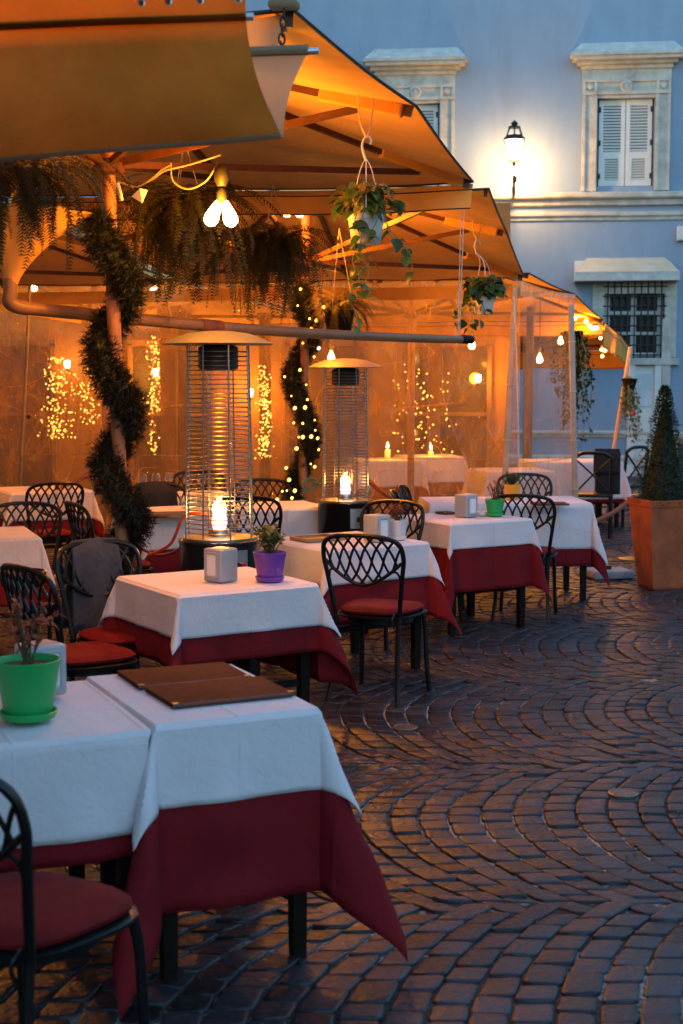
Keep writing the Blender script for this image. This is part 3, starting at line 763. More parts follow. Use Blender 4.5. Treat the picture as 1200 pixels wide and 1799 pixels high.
def rim_from(right, width, zl=0.0, dl=0.0):
    NRp, MRp, FRp = [Vector(p) for p in right]
    s = U * -width
    NLp, MLp, FLp = NRp + s, MRp + s, FRp + s
    return [NRp, MRp, FRp, (FRp + FLp) / 2, FLp, MLp, NLp, (NRp + NLp) / 2]
ZA = 2.92
A_R = [gz(515, 17, ZA), at(732, 187, 6.95), gz(831, 319, ZA)]
rimA = rim_from(A_R, 3.15)
PA = at(190, 300, 7.42)
apexA = Vector((PA.x, PA.y, 3.40))
UA = umbrella('large canvas umbrella over the front tables, garland coiled round its pole', rimA, apexA, (at(222, 1000, 7.42).x, 7.42), 2.76, valance=(2, 3), pocket=(0, 1, 2), rib_w=.05, vdrop=.16)
B_R = [Vector((.95, 9.5, 2.90)), at(889, 405, 11.2), at(921, 486, 13.2)]
rimB = rim_from(B_R, 3.2)
apexB = Vector((-.28, 11.5, 3.26))
UB = umbrella('second canvas umbrella behind, its pole wound with a lit garland', rimB, apexB, (at(529, 900, 11.5).x, 11.5), 2.6, pocket=(1, 2))
UB2 = umbrella('canvas umbrella at far left behind the hanging funnel', [p + Vector((-3.35, .75, 0)) for p in rimB], apexB + Vector((-3.35, .75, 0)), (apexB.x - 3.35, apexB.y + .75), 2.6)
C_R = [Vector((1.72, 13.45, 2.64)), at(1010, 517, 14.6), at(1060, 562, 17.8)]
rimC = rim_from(C_R, 3.3)
UC = umbrella('canvas umbrella roofing the plastic enclosure beside the clear corner post', rimC, ((C_R[1] - U * 1.65) + Vector((0, 0, .55))), ((C_R[1] - U * 1.65).x, (C_R[1] - U * 1.65).y), 2.35, valance=(2, 3))
UA2 = umbrella('canvas umbrella left of the front umbrella beyond the picture', [p + U * -3.3 for p in rimA], apexA + U * -3.3, (apexA.x - 3.22, apexA.y + .73), 2.76)
zf = Vector((-.34, 4.08, 2.96)); dz_ = Vector((-.22, -.975, 0))
rimZ = rim_from([zf + dz_ * 4.3, zf + dz_ * 2.15, zf], 3.3)
UZ = umbrella('canvas umbrella above the viewer on the near side of the rain trough', rimZ, (rimZ[1] + rimZ[5]) / 2 + Vector((0, 0, .5)), ((rimZ[1].x + rimZ[5].x) / 2, (rimZ[1].y + rimZ[5].y) / 2), 2.76)
UC2 = umbrella('canvas umbrella deep inside the plastic enclosure on the left', [p + Vector((-3.35, .75, 0)) for p in rimC], (C_R[1] - U * 5) + Vector((0, 0, .55)), ((C_R[1] - U * 5).x, (C_R[1] - U * 5).y), 2.35)
D_R = [at(1063, 567, 18.7), at(1092, 590, 20.0), at(1110, 612, 21.6)]
D_R = [D_R[0], D_R[1], D_R[2]]
UD = umbrella('farthest orange lit umbrella hung with string bulbs before the palazzo', rim_from(D_R, 2.6), (D_R[1] - U * 1.3) + Vector((0, 0, .5)), ((D_R[1] - U * 1.3).x, (D_R[1] - U * 1.3).y), 2.1, valance=(0, 1, 2, 3), vdrop=.28)

# ------------------------------------------------------------------ canvas rain trough between umbrellas (top left)
def trough():
    r1 = at(432, 30, 4.25); r2 = at(548, 90, 4.72)
    T = thing('rain_trough', 'big canvas rain trough slung on two rods across the upper left', 'canvas trough', (r1.x, r1.y, 0))
    o = Vector((r1.x, r1.y, 0))
    dirL = Vector((-.985, .10, -.012)).normalized()
    Lg = 2.6
    bot = at(497, 243, 4.52)
    # rods
    for nm, p, off in (('rod', r1, .02), ('rod', r2, 0)):
        mb = MB(); mb.tube([p - dirL * .022 - o, p + dirL * Lg - o], .011, 10); mb.build('rod', 'rod', T)
    top1 = r1 + Vector((0, -.02, .075)); 
    def sec(v, u):
        # v: 0 top of near sheet .. .12 rod1 .. .55 bottom .. 1 rod2 ; right end is cut slanting
        if v < .12: p = top1.lerp(r1 + Vector((0, -.014, 0)), v / .12)
        else:
            t = (v - .12) / .88
            if t < .62:
                q = t / .62
                a = r1 + Vector((0, -.014, 0)); c = bot
                p = a.lerp(c, q) + Vector((0, -.03, 0)) * math.sin(math.pi * q) + Vector((-.022, 0, 0)) * math.sin(math.pi * q)
            else:
                q = (t - .62) / .38
                a = bot; c = r2 + Vector((-.012, 0, .0))
                p = a.lerp(c, q) + Vector((-.022, .03, -.0)) * math.sin(math.pi * q)
        d = dirL * (Lg * u)
        slope = Vector((0, 0, -.15)) * u * math.sin(math.pi * max(0, min(1, (v - .1) / .9)))
        w = .012 * nz(u * 9, v * 4) + .008 * math.sin(u * 22 + v * 9)
        return p + d + slope + Vector((0, w * math.sin(math.pi * v), 0)) - o
    vb = .12 + .88 * .62
    mb = MB(); mb.grid(lambda a, b: sec(b * vb, a), 70, 30); mb.build('outer_sheet', 'canvas_brown', T)
    mb = MB(); mb.grid(lambda a, b: sec(vb + b * (1 - vb), a), 70, 18); mb.build('inner_sheet', 'canvas_grey', T)
    mb = MB(); mb.tube([sec(1, i / 30) + Vector((0, 0, .004)) for i in range(31)], .017, 8); mb.build('rod_pocket', 'canvas_grey', T)
    sm = MB()
    sm.tube([sec(.125, i / 40) + Vector((0, -.006, 0)) for i in range(41)], .009, 6)
    sm.build('seam', 'canvas_brown', T)
    hm = MB(); hm.tube([sec(.12 + .88 * .6, i / 40) + Vector((0, -.003, -.004)) for i in range(41)], .008, 6); hm.build('hem', 'canvas_grey', T)
    gm = MB(); gm.lathe([(.009, 0), (.011, .003), (.007, .004), (.006, 0)], 12); gmm = gm.mesh('grommet', M['rod'])
    for u in (.008, .05, .085, .115):
        p = sec(.05, u); g = link('grommet', gmm, T); g.location = p + Vector((0, -.006, 0)); g.rotation_euler = (R(90), 0, 0)
    # hook that ties the far rod to the umbrella corner
    hk = MB(); c = r2 + dirL * .10 - o
    top = Vector(rimA[0]) + dirL * .03 - o
    for i in range(5):
        p = c.lerp(top, (i + .5) / 5)
        rr = [p + Vector((.010 * math.cos(t) * (i % 2), .010 * math.cos(t) * (1 - i % 2), .02 * math.sin(t))) for t in [2 * math.pi * k / 10 for k in range(10)]]
        hk.tube(rr, .004, 5, closed=True)
    ch_ = hk.build('chain', 'iron', T); ch_['kind'] = 'stuff'
    # short flap hanging from the umbrella corner
    fl = MB(); a0 = Vector(rimA[0]) + Vector((-.035, .02, 0))
    def FP(u, v):
        top = a0 + dirL * (.45 * u) + Vector((0, 0, -.01 - .02 * u))
        return top + Vector((-.02 * v, -.015 * v + .02 * math.sin(u * 11), -(.15 + .02 * math.sin(u * 9 + 1)) * v * min(1, .72 + 2 * u))) - o
    fl.grid(FP, 14, 8); fl.build('corner_flap', 'canvas_grey', T)
    cp = MB(); cp.box(Vector(rimA[0]) - o + Vector((-.03, -.01, .012)), (.10, .07, .03), Matrix.Rotation(R(-12), 3, 'Z')); cp.build('corner_cap', 'canvas_grey', T, bevel=.012)
trough()

# ------------------------------------------------------------------ canvas funnel and drain pipe
def drain():
    e0 = at(18, 500, 7.3)
    T = thing('rain_pipe', 'long tan drain pipe with elbow fed by a canvas funnel', 'pipe', (e0.x, e0.y, 0))
    o = Vector((e0.x, e0.y, 0))
    p1 = at(16, 528, 7.3); p2 = at(45, 541, 7.36); p3 = at(826, 597, 9.6)
    k = [e0 + Vector((0, 0, .03)), e0 - Vector((0, 0, .03)), p1, at(26, 537, 7.32), p2]
    pp = catmull(k, 6)
    mb = MB(); mb.tube([q - o for q in pp], .036, 14); mb.build('elbow', 'pipe', T)
    pts = [p2.lerp(p3, i / 24) + Vector((0, 0, -.03 * math.sin(math.pi * i / 24))) for i in range(25)]
    mb = MB(); mb.tube([q - o for q in pts], [.034 - .007 * i / 24 for i in range(25)], 14); mb.build('pipe', 'pipe', T)
    mb = MB(); a = p3 - (p3 - p2).normalized() * .09; mb.tube([a - o, p3 - o + (p3 - p2).normalized() * .012], .0295, 14); mb.build('end_cap', 'dark_wood', T)
    wr = MB(); a = pts[8]; b = pts[9]; wr.tube([a - o, b - o], .036, 14); wr.build('tape_wrap', 'rope', T)
    fn = MB()
    tp = at(45, 372, 7.3)
    for i in range(11):
        pass
    def FN(u, v):
        a = 2 * math.pi * u; t = v
        r = .036 + (.30 - .036) * (t ** 1.5) * (1 + .18 * math.sin(5 * a) * t)
        c = (e0 + Vector((0, 0, .0))).lerp(tp, t)
        return Vector((c.x + r * math.cos(a), c.y + r * .8 * math.sin(a), c.z)) - o
    fn.grid(FN, 36, 12); fn.build('canvas_funnel', 'canvas', T)
    # cords holding the pipe end
    cd = MB()
    top = Vector(rimA[2]) + Vector((-.07, .03, -.02))
    for dx in (0, .022): cd.tube([top + Vector((dx, 0, 0)) - o, p3 + Vector((-.08 + dx * .4, 0, .02)) - o], .0035, 5)
    hk = p3 + Vector((-.075, 0, .02))
    cd.tube([hk + Vector((0, 0, .34 - .03 * i)) + Vector((.012 * math.sin(i * 2.2), 0, 0)) - o for i in range(6)], .006, 6)
    cd.build('cord', 'cord', T)
drain()

# ================================================================== PLASTIC WALLS
W1a = Vector((1.62, 13.22, 0)); Wd = Vector((-.975, .22, 0))
def curtain(label, a, b, ztop, mat, seed, band=True, nU=60):
    T = thing('plastic_curtain', label, 'plastic curtain', (a.x, a.y, 0), 0, 'clear plastic walls of the enclosure')
    o = Vector((a.x, a.y, 0)); d = (b - a); ln = d.length; n = Vector((-d.y, d.x, 0)).normalized()
    def P(u, v):
        p = a + d * u; z = .03 + (ztop - .03) * v
        off = .035 * nz(u * ln * 1.3 + seed, z * .6) + .018 * nz(u * ln * 4 + seed, z * 2.2, 3) + .02 * math.sin(u * ln * 5 + seed) * (1 - v)
        return p + n * off + Vector((0, 0, z)) - o
    mb = MB(); mb.grid(P, nU, 34); mb.build('sheet', mat, T)
    if band:
        vb = MB(); vb.grid(lambda u, v: P(u, 1) * Vector((1, 1, 0)) .length * 0 + (a + d * u - n * (.03 + .008 * math.sin(u * 40)) + Vector((0, 0, ztop - .02 - .13 * v)) - o) if False else (a + d * u + n * (.045 + .006 * math.sin(u * ln * 9)) + Vector((0, 0, ztop - .03 - .115 * v - .02 * math.sin(u * math.pi)))) - o, 50, 4)
        vb.build('valance', 'canvas', T)
    rl = MB(); rl.tube([P(i / 30, .36) + n * .004 for i in range(31)], .006, 5); rl.build('weld_seam', M['plastic_side'], T)
    return T
# normals: make sure the band is on the camera side
def curt(label, a, b, ztop, mat, seed, band=True):
    if (b - a).x > 0 and False: pass
    return curtain(label, a, b, ztop, mat, seed, band)
W1b = W1a + Wd * 2.35; W1c = W1b + Wd * 4.6
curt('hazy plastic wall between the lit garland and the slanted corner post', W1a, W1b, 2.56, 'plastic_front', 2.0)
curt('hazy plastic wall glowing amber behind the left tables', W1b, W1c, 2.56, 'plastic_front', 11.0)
W2a = W1a + Vector((.03, .06, 0)); W2b = Vector((at(1009, 880, 14.3).x, 14.3, 0))
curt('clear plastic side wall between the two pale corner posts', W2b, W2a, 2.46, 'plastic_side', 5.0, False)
tp = MB()
q0, q1, q2, q3 = at(907, 488, 13.24), at(1012, 517, 14.3), at(1008, 524, 14.3), at(905, 521, 13.24)
tp.grid(lambda u, v: q0.lerp(q1, u).lerp(q3.lerp(q2, u), v) + Vector((0, 0, -.03 * math.sin(math.pi * u) * (1 - v))), 12, 4)
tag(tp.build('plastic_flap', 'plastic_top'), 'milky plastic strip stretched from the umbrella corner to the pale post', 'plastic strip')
def post(label, top, bot, r, mat='pale_pole'):
    b = Vector((bot.x, bot.y, 0)); T = thing('tent_post', label, 'post', b)
    mb = MB(); mb.bar(Vector((0, 0, 0)), top - b, r * 1.7, r * 1.7, Vector((0, 1, 0))); mb.build('shaft', mat, T, bevel=.008)
    mb = MB(); mb.box((0, 0, .006), (.13, .13, .012)); mb.build('foot_plate', 'iron', T)
    for i in range(4):
        mb = MB(); c = (top - b) * (.25 + .2 * i); mb.tube([c + Vector((r * math.cos(t), r * math.sin(t), 0)) * 1.25 for t in [6.283 * k / 12 for k in range(12)]], .004, 5, closed=True); mb.build('tie', 'cord', T)
    return T
post('slanted pale wooden post at the front corner of the enclosure', at(905, 503, 13.15), at(880, 920, 13.15), .03)
post('upright pale plastic wrapped post by the hanging ivy', at(1003, 535, 14.2), at(1013, 930, 14.2), .032)
def thin_post(label, px0, py0, px1, py1, Y, r=.012, mat='iron', knob=None):
    top = at(px0, py0, Y); bt = at(px1, py1, Y); d = (bt - top); bot = top + d * (top.z / -d.z)
    T = thing('tent_pole', label, 'pole', (bot.x, bot.y, 0))
    mb = MB(); mb.tube([(0, 0, 0), top - bot], r, 8); mb.build('shaft', mat, T)
    if knob:
        mb = MB(); k = at(knob[0], knob[1], Y) - Vector((bot.x, bot.y, 0)); mb.ico(k + Vector((.01, -.01, 0)), .02, 2); mb.build('clamp_knob', 'iron', T)
thin_post('thin grey pole with a clamp knob at the left of the amber plastic wall', 53, 500, 38, 810, 13.7, .016, 'brass', (49, 732))
thin_post('slanted wooden pole beside the ivy with a red flower', 1108, 610, 1077, 800, 18.0, .028, 'pale_pole')
thin_post('slim brown pole inside the enclosure behind the plastic', 932, 540, 928, 800, 17.2, .045, 'column')
# rope hanging at the front post
rp = MB(); rp.tube([at(903, 520, 13.05), at(908, 640, 13.05), at(912, 815, 13.05)], .007, 6)
tag(rp.build('hanging_rope', 'cord'), 'thin rope hanging beside the slanted corner post', 'rope')

# ================================================================== INSIDE THE ENCLOSURE
def interior():
    T = thing('restaurant_front', 'amber lit restaurant front seen through the plastic wall', 'building', (-2.95, 19.6, 0))
    mb = MB(); mb.box((0, .15, 2.0), (10.4, .3, 4.0)); mb.build('wall', 'ochre', T, smooth=False)
    for x in (-3.55, -1.45, .65, 2.75, 4.4):
        mb = MB(); mb.box((x, -.02, 1.05), (1.0, .04, 2.1)); mb.build('window', 'dark_glass', T, smooth=False)
        mb = MB()
        for e in (-1, 1): mb.box((x + e * .53, -.04, 1.07), (.06, .08, 2.14))
        mb.box((x, -.04, 2.15), (1.12, .08, .08)); mb.box((x, -.04, 1.2), (1.0, .07, .05)); mb.build('window_frame', 'column', T, smooth=False)
    mb = MB(); mb.box((0, -.06, 2.75), (10.4, .12, .12)); mb.build('cornice', 'stone_trim', T, smooth=False)
    def col(px, py0, Y, w, label):
        b = at(px, 700, Y); C_ = thing('column', label, 'column', (b.x, b.y, 0))
        mb = MB(); mb.box((0, 0, 1.25), (w, w, 2.3)); mb.build('shaft', 'column', C_, smooth=False)
        mb = MB(); mb.box((0, 0, .06), (w * 1.35, w * 1.35, .12)); mb.box((0, 0, 2.43), (w * 1.3, w * 1.3, .08)); mb.build('capital', 'column', C_, smooth=False)
    col(297, 600, 16.2, .17, 'dark wooden column behind the plastic left of the near heater')
    col(322, 600, 17.5, .10, 'slimmer dark column behind the plastic next to the thicker one')
    col(466, 600, 17.8, .14, 'dark wooden column behind the plastic right of the near heater')
    col(762, 600, 18.5, .16, 'dark column seen through the plastic behind the far heater')
    # pendant bulbs
    bb = MB(); bb.lathe([(.014, .10), (.02, .07), (.045, .02), (.05, -.01), (.035, -.04), (0, -.052)], 14); bm_ = bb.mesh('bulb', M['bulb'])
    sk = MB(); sk.lathe([(.02, .07), (.02, .13), (.008, .14)], 10); skm = sk.mesh('socket', M['iron'])
    def pend(px, py, Y, pw, label, zc=2.75):
        p = at(px, py, Y); T = thing('pendant_bulb', label, 'pendant lamp', p, 0, 'pendant bulbs inside the enclosure')
        b_ = link('bulb', bm_, T); b_.scale = (.72, .72, .72); link('socket', skm, T)
        c = MB(); c.tube([(0, 0, .13), (0, 0, max(.3, zc - p.z))], .004, 5); c.build('cord', 'iron', T)
        lamp('pendant_light', p + Vector((0, -.12, .0)), pw, WARM, .035)
    pend(829, 607, 14.4, 5, 'glaring bare bulb close behind the plastic left of the slanted post')
    pend(948, 632, 16.6, 4.5, 'small bulb shining through the clear side wall')
    pend(582, 628, 14.9, 4.5, 'bulb glowing behind the plastic above the far heater')
    pend(270, 506, 15.2, 6.5, 'unseen bulb behind the valance lighting the amber plastic between garland and column')  # unseen bulb, hidden by the valance, added to light the plastic
    pend(60, 506, 15.6, 3.0, 'unseen bulb behind the valance lighting the amber plastic at the left edge')  # likewise an unseen bulb, added only for the amber glow
    pend(462, 506, 16.3, 9, 'unseen bulb behind the valance lighting the plastic near the fairy light strip')  # unseen as well, added to light the plastic from inside
    pend(985, 600, 18.6, 10, 'bulb under the far umbrella by the string lights')
    for (px, py, pw, lab) in ((273, 655, 20, 'added lamp brightening the restaurant front right of the dark garland'), (118, 640, 2.5, 'added lamp brightening the restaurant front behind the left fairy lights'), (840, 665, 9, 'added lamp brightening the restaurant front left of the slanted post'), (440, 690, 8, 'added lamp brightening the restaurant front behind the near heater')):  # lamps added for the amber glow on the wall; no such fittings seen
        p = at(px, py, 19.42); T = thing('added_sconce', lab, 'added lamp', p, 0, 'lamps added to brighten the restaurant front')
        mb = MB(); mb.lathe([(.02, -.05), (.032, -.04), (.04, .04), (.025, .05)], 16); mb.build('shade', 'lantern', T)
        mb = MB(); mb.tube([(0, 0, -.05), (0, .05, -.08), (0, .19, -.08)], .010, 8); mb.build('arm', 'iron', T)
        lamp('added_sconce_light', p + Vector((0, -.12, 0)), pw, WARM, .08)
    # fairy light curtains hung along the restaurant front
    q = random.Random(4)
    fb = MB(); fb.ico((0, 0, 0), 1, 1)
    for (px, py0, py1, wpx, n, Y, lab) in ((100, 625, 770, 26, 190, 17.5, 'dense strip of fairy lights glowing behind the plastic at far left'),
                                           (152, 645, 745, 22, 80, 17.8, 'sparse strip of fairy lights beside the dense one at left'),
                                           (272, 590, 730, 14, 130, 17.2, 'strip of fairy lights right of the dark garland'),
                                           (268, 740, 812, 8, 22, 17.2, 'short cluster of fairy lights low behind the dark garland'),
                                           (465, 640, 806, 12, 190, 17.5, 'narrow bright strip of fairy lights right of the near heater'),
                                           (745, 640, 800, 60, 90, 17.6, 'scattered fairy lights behind the plastic right of the far heater')):
        c = at(px, (py0 + py1) / 2, Y)
        T = thing('fairy_light_strip', lab, 'fairy lights', c, 0, 'fairy light strips inside the enclosure')
        mb = MB(); wr = MB()
        for i in range(n):
            p = at(px + q.gauss(0, wpx * .5), py0 + (py1 - py0) * q.random() ** .9, Y) - c
            mb.ico(p, q.uniform(.006, .012), 1)
        for i in range(4):
            x = (i - 1.5) * wpx * .4 * Y / F
            wr.tube([at(px, py0 - 20, Y) - c + Vector((x, 0, 0)), at(px, py1, Y) - c + Vector((x * 1.1, 0, 0))], .003, 4)
        b = mb.build('bulbs', 'fairy', T); b['kind'] = 'stuff'
        wr.build('wire', 'iron', T)
    # candles on the tables behind the plastic
    for (px, py, Y, lab) in ((681, 785, 16.8, 'candle flame glowing behind the plastic right of the far heater'), (757, 788, 17.5, 'smaller candle flame behind the plastic near the green pot')):
        p = at(px, py, Y); T = thing('table_candle', lab, 'candle', (p.x, p.y, .745))
        mb = MB(); mb.lathe([(.008, -.015), (.015, .0), (.010, .03), (0, .06)], 10, (0, 0, p.z - .745)); mb.build('flame', 'bulb', T)
        mb = MB(); mb.lathe([(.035, .004), (.035, p.z - .745 - .035), (.004, p.z - .745 - .03)], 12); mb.build('wax', 'ceramic', T)
        lamp('candle_light', p + Vector((0, -.08, .03)), 1.5, WARM, .04)
interior()

# ================================================================== TABLES
def axis(fr):   # rows of coordinates with extra lines at the fold
    return fr
def cloth_mesh(sx, sy, h, flare, off, z, seed, wave=.010, hs=None, cext=0.0):
    """square cloth laid on a table sx x sy and hanging h on each side (hs: x-,x+,y-,y+)"""
    hs = hs or (h, h, h, h)
    def line(s, h0, h1):
        a = [-s / 2 - h0 * (1 - i / 14) for i in range(14)]
        b = [-s / 2 + s * i / 10 for i in range(11)]; b.insert(1, -s / 2 + .012); b.insert(-1, s / 2 - .012)
        c = [s / 2 + h1 * (i + 1) / 14 for i in range(14)]
        return a + b + c
    xs = line(sx, hs[0], hs[1]); ys = line(sy, hs[2], hs[3])
    V = []
    for u in xs:
        for v in ys:
            ou = max(abs(u) - sx / 2, 0); ov = max(abs(v) - sy / 2, 0)
            su = 1 if u > 0 else -1; sv = 1 if v > 0 else -1
            x = max(-sx / 2, min(sx / 2, u)); y = max(-sy / 2, min(sy / 2, v))
            if ou == 0 and ov == 0:
                V.append((x, y, z + .0015 * nz(u * 6 + seed, v * 6))); continue
            r = math.hypot(ou, ov); ph = math.atan2(ov, ou); s2 = math.sin(2 * ph)
            r *= 1 + cext * max(0, s2) ** 1.5
            rr = max(0, r - .02) if r > .02 else 0
            hor = r * .04 + rr * flare * (max(0, s2) ** 1.25)
            t = u * 1.0 + v * 1.7
            hor += wave * min(1, rr / .15) * (math.sin((u if ov > ou else v) * 19 + seed * 2.1) * .6 + nz(u * 7 + seed, v * 7, seed)) * (1 - .6 * max(0, s2))
            hor = max(0.004, hor) + off
            dz = math.sqrt(max(1e-6, r * r - min(hor, r * .95) ** 2)) if r > .03 else r
            twist = .10 * s2 * math.sin(seed * 3.3 + su * 2 + sv)
            a = ph + twist
            V.append((x + su * hor * math.cos(a), y + sv * hor * math.sin(a), max(.012, z - dz)))
    m = len(ys)
    Fc = [(i * m + j, (i + 1) * m + j, (i + 1) * m + j + 1, i * m + j + 1) for i in range(len(xs) - 1) for j in range(m - 1)]
    return V, Fc
TZ = .745
def table(label, c, rot, sx, sy, hw, hr, seed, flare=.3, wlabel='', rlabel='', hsr=None, hsw=None, legs=True, top=.738, cext=0.0):
    T = thing('dining_table', label, 'table', (c[0], c[1], 0), rot, 'terrace tables')
    mb = MB(); mb.box((0, 0, top - .018), (sx - .006, sy - .006, .03)); mb.build('table_top', 'dark_wood', T, smooth=False)
    lg = MB(); lg.frustum(0, .04, .04, top - .034, .052, .052); lm = lg.mesh('leg', M['dark_wood'], False)
    for a in (-1, 1):
        for b in (-1, 1):
            o = link('leg', lm, T); o.location = (a * (sx / 2 - .045), b * (sy / 2 - .045), 0)
    ap = MB()
    for a in (-1, 1):
        ap.box((a * (sx / 2 - .045), 0, top - .07), (.02, sy - .15, .07)); ap.box((0, a * (sy / 2 - .045), top - .071), (sx - .15, .02, .07))
    ap.build('apron', 'dark_wood', T, smooth=False)
    st = MB(); st.box((0, -(sy / 2 - .045), .28), (sx - .14, .02, .03)); st.build('stretcher', 'dark_wood', T, smooth=False)
    V, Fc = cloth_mesh(sx, sy, hr, flare, .002, top + .002, seed, .020, hsr, cext)
    r = MB(); r.add(V, Fc); ro = r.build('red_cloth', 'red_cloth'); ro.location = (c[0], c[1], 0); ro.rotation_euler = (0, 0, rot)
    tag(ro, rlabel or 'red cloth of the ' + label, 'tablecloth', 'red tablecloths')
    V, Fc = cloth_mesh(sx, sy, hw, flare + .03, .010, top + .007, seed, .018, hsw)
    r = MB(); r.add(V, Fc); wo = r.build('white_cloth', 'white_cloth'); wo.location = (c[0], c[1], 0); wo.rotation_euler = (0, 0, rot)
    tag(wo, wlabel or 'white cloth on the ' + label, 'tablecloth', 'white tablecloths')
    for q in (ro, wo):
        sd_ = q.modifiers.new('thickness', 'SOLIDIFY'); sd_.thickness = .0016; sd_.offset = 0
    return T
def from_corner(FL, ang, sx, sy):
    e = Vector((math.cos(ang), math.sin(ang), 0)); n = Vector((-e.y, e.x, 0))
    return FL + e * sx / 2 + n * sy / 2
TOP = .745
A1 = R(25)
c1 = from_corner(gz(273, 1273, TOP), A1, .485, .70)
table('front table carrying two brown menus', c1, A1, .485, .70, .245, .515, 1.0, .33, cext=.10, hsr=(.45, .45, .53, .45), hsw=(.25, .24, .235, .24))
c0 = c1 - Vector((math.cos(A1), math.sin(A1), 0)) * (.2425 + .022 + .36)
c0 = c0 + Vector((math.cos(A1), math.sin(A1), 0)) * .0
table('front left table with the big green pot', c0, A1 - R(1.5), .72, .70, .28, .34, 2.3, .30, top=.729, hsw=(.28, .012, .28, .28), hsr=(.34, .010, .34, .34))
A2 = R(31)
c2 = from_corner(gz(315, 1045, TOP), A2, .69, .69)
table('table with the purple pot and napkin box', c2, A2, .69, .69, .195, .33, 3.1, .34, hsr=(.33, .46, .31, .33))
A3 = R(35)
c3 = from_corner(gz(575, 966, TOP), A3, .70, .70)
table('table behind the main lattice chair with the white pot', c3, A3, .70, .70, .20, .42, 4.2, .32)
A4 = R(31)
c4 = from_corner(gz(792, 920, TOP), A4, .66, .66)
table('table with the small green pot', c4, A4, .66, .66, .17, .45, 5.0, .22)
A5 = R(4)
c5 = from_corner(gz(1040, 884, TOP) - Vector((1.22, .085, 0)), A5, 1.22, .66)
table('long far table with the yellow pot', c5, A5, 1.22, .66, .345, .47, 6.4, .22)
A6 = R(20)
fr6 = gz(70, 944, TOP); c6 = fr6 - Vector((math.cos(A6), math.sin(A6), 0)) * .35 + Vector((-math.sin(A6), math.cos(A6), 0)) * .35
table('left edge table beside the ashtray stand', c6, A6, .70, .70, .22, .40, 7.0, .26)
A7 = R(25)
c7 = from_corner(gz(20, 866, TOP), A7, .68, .68)
table('far left table beside the chair with the red seat', c7, A7, .68, .68, .24, .36, 8.0, .26)
A8 = R(28)
c8 = from_corner(gz(259, 906, TOP), A8, .62, .62)
table('table with the tray between the dark garland and the near heater', c8, A8, .62, .62, .24, .42, 9.0, .26)
c9 = Vector((-.50, 10.75, 0))
table('table right of the near heater in front of the lit garland', c9, R(20), .66, .62, .24, .40, 10.0, .26)
c10 = Vector((-1.30, 11.75, 0))
table('table with wine glasses behind the near heater', c10, R(20), .80, .62, .24, .40, 11.0, .26)
c11 = Vector((2.62, 16.6, 0))
table('far table beside the black crossback chairs', c11, R(8), 1.0, .7, .42, .46, 12.0, .22)
for c_, lb, sd_2 in ((Vector((.50, 16.85, 0)), 'candle lit table behind the plastic right of the far heater', 14.0), (Vector((1.06, 17.55, 0)), 'candle lit table deeper behind the plastic near the green pot', 15.0)):
    table(lb, c_, R(10), .7, .7, .3, .42, sd_2, .24)
c12 = Vector((1.75, 14.9, 0))
table('table inside the clear side wall', c12, R(10), .7, .7, .50, .52, 13.0, .26)

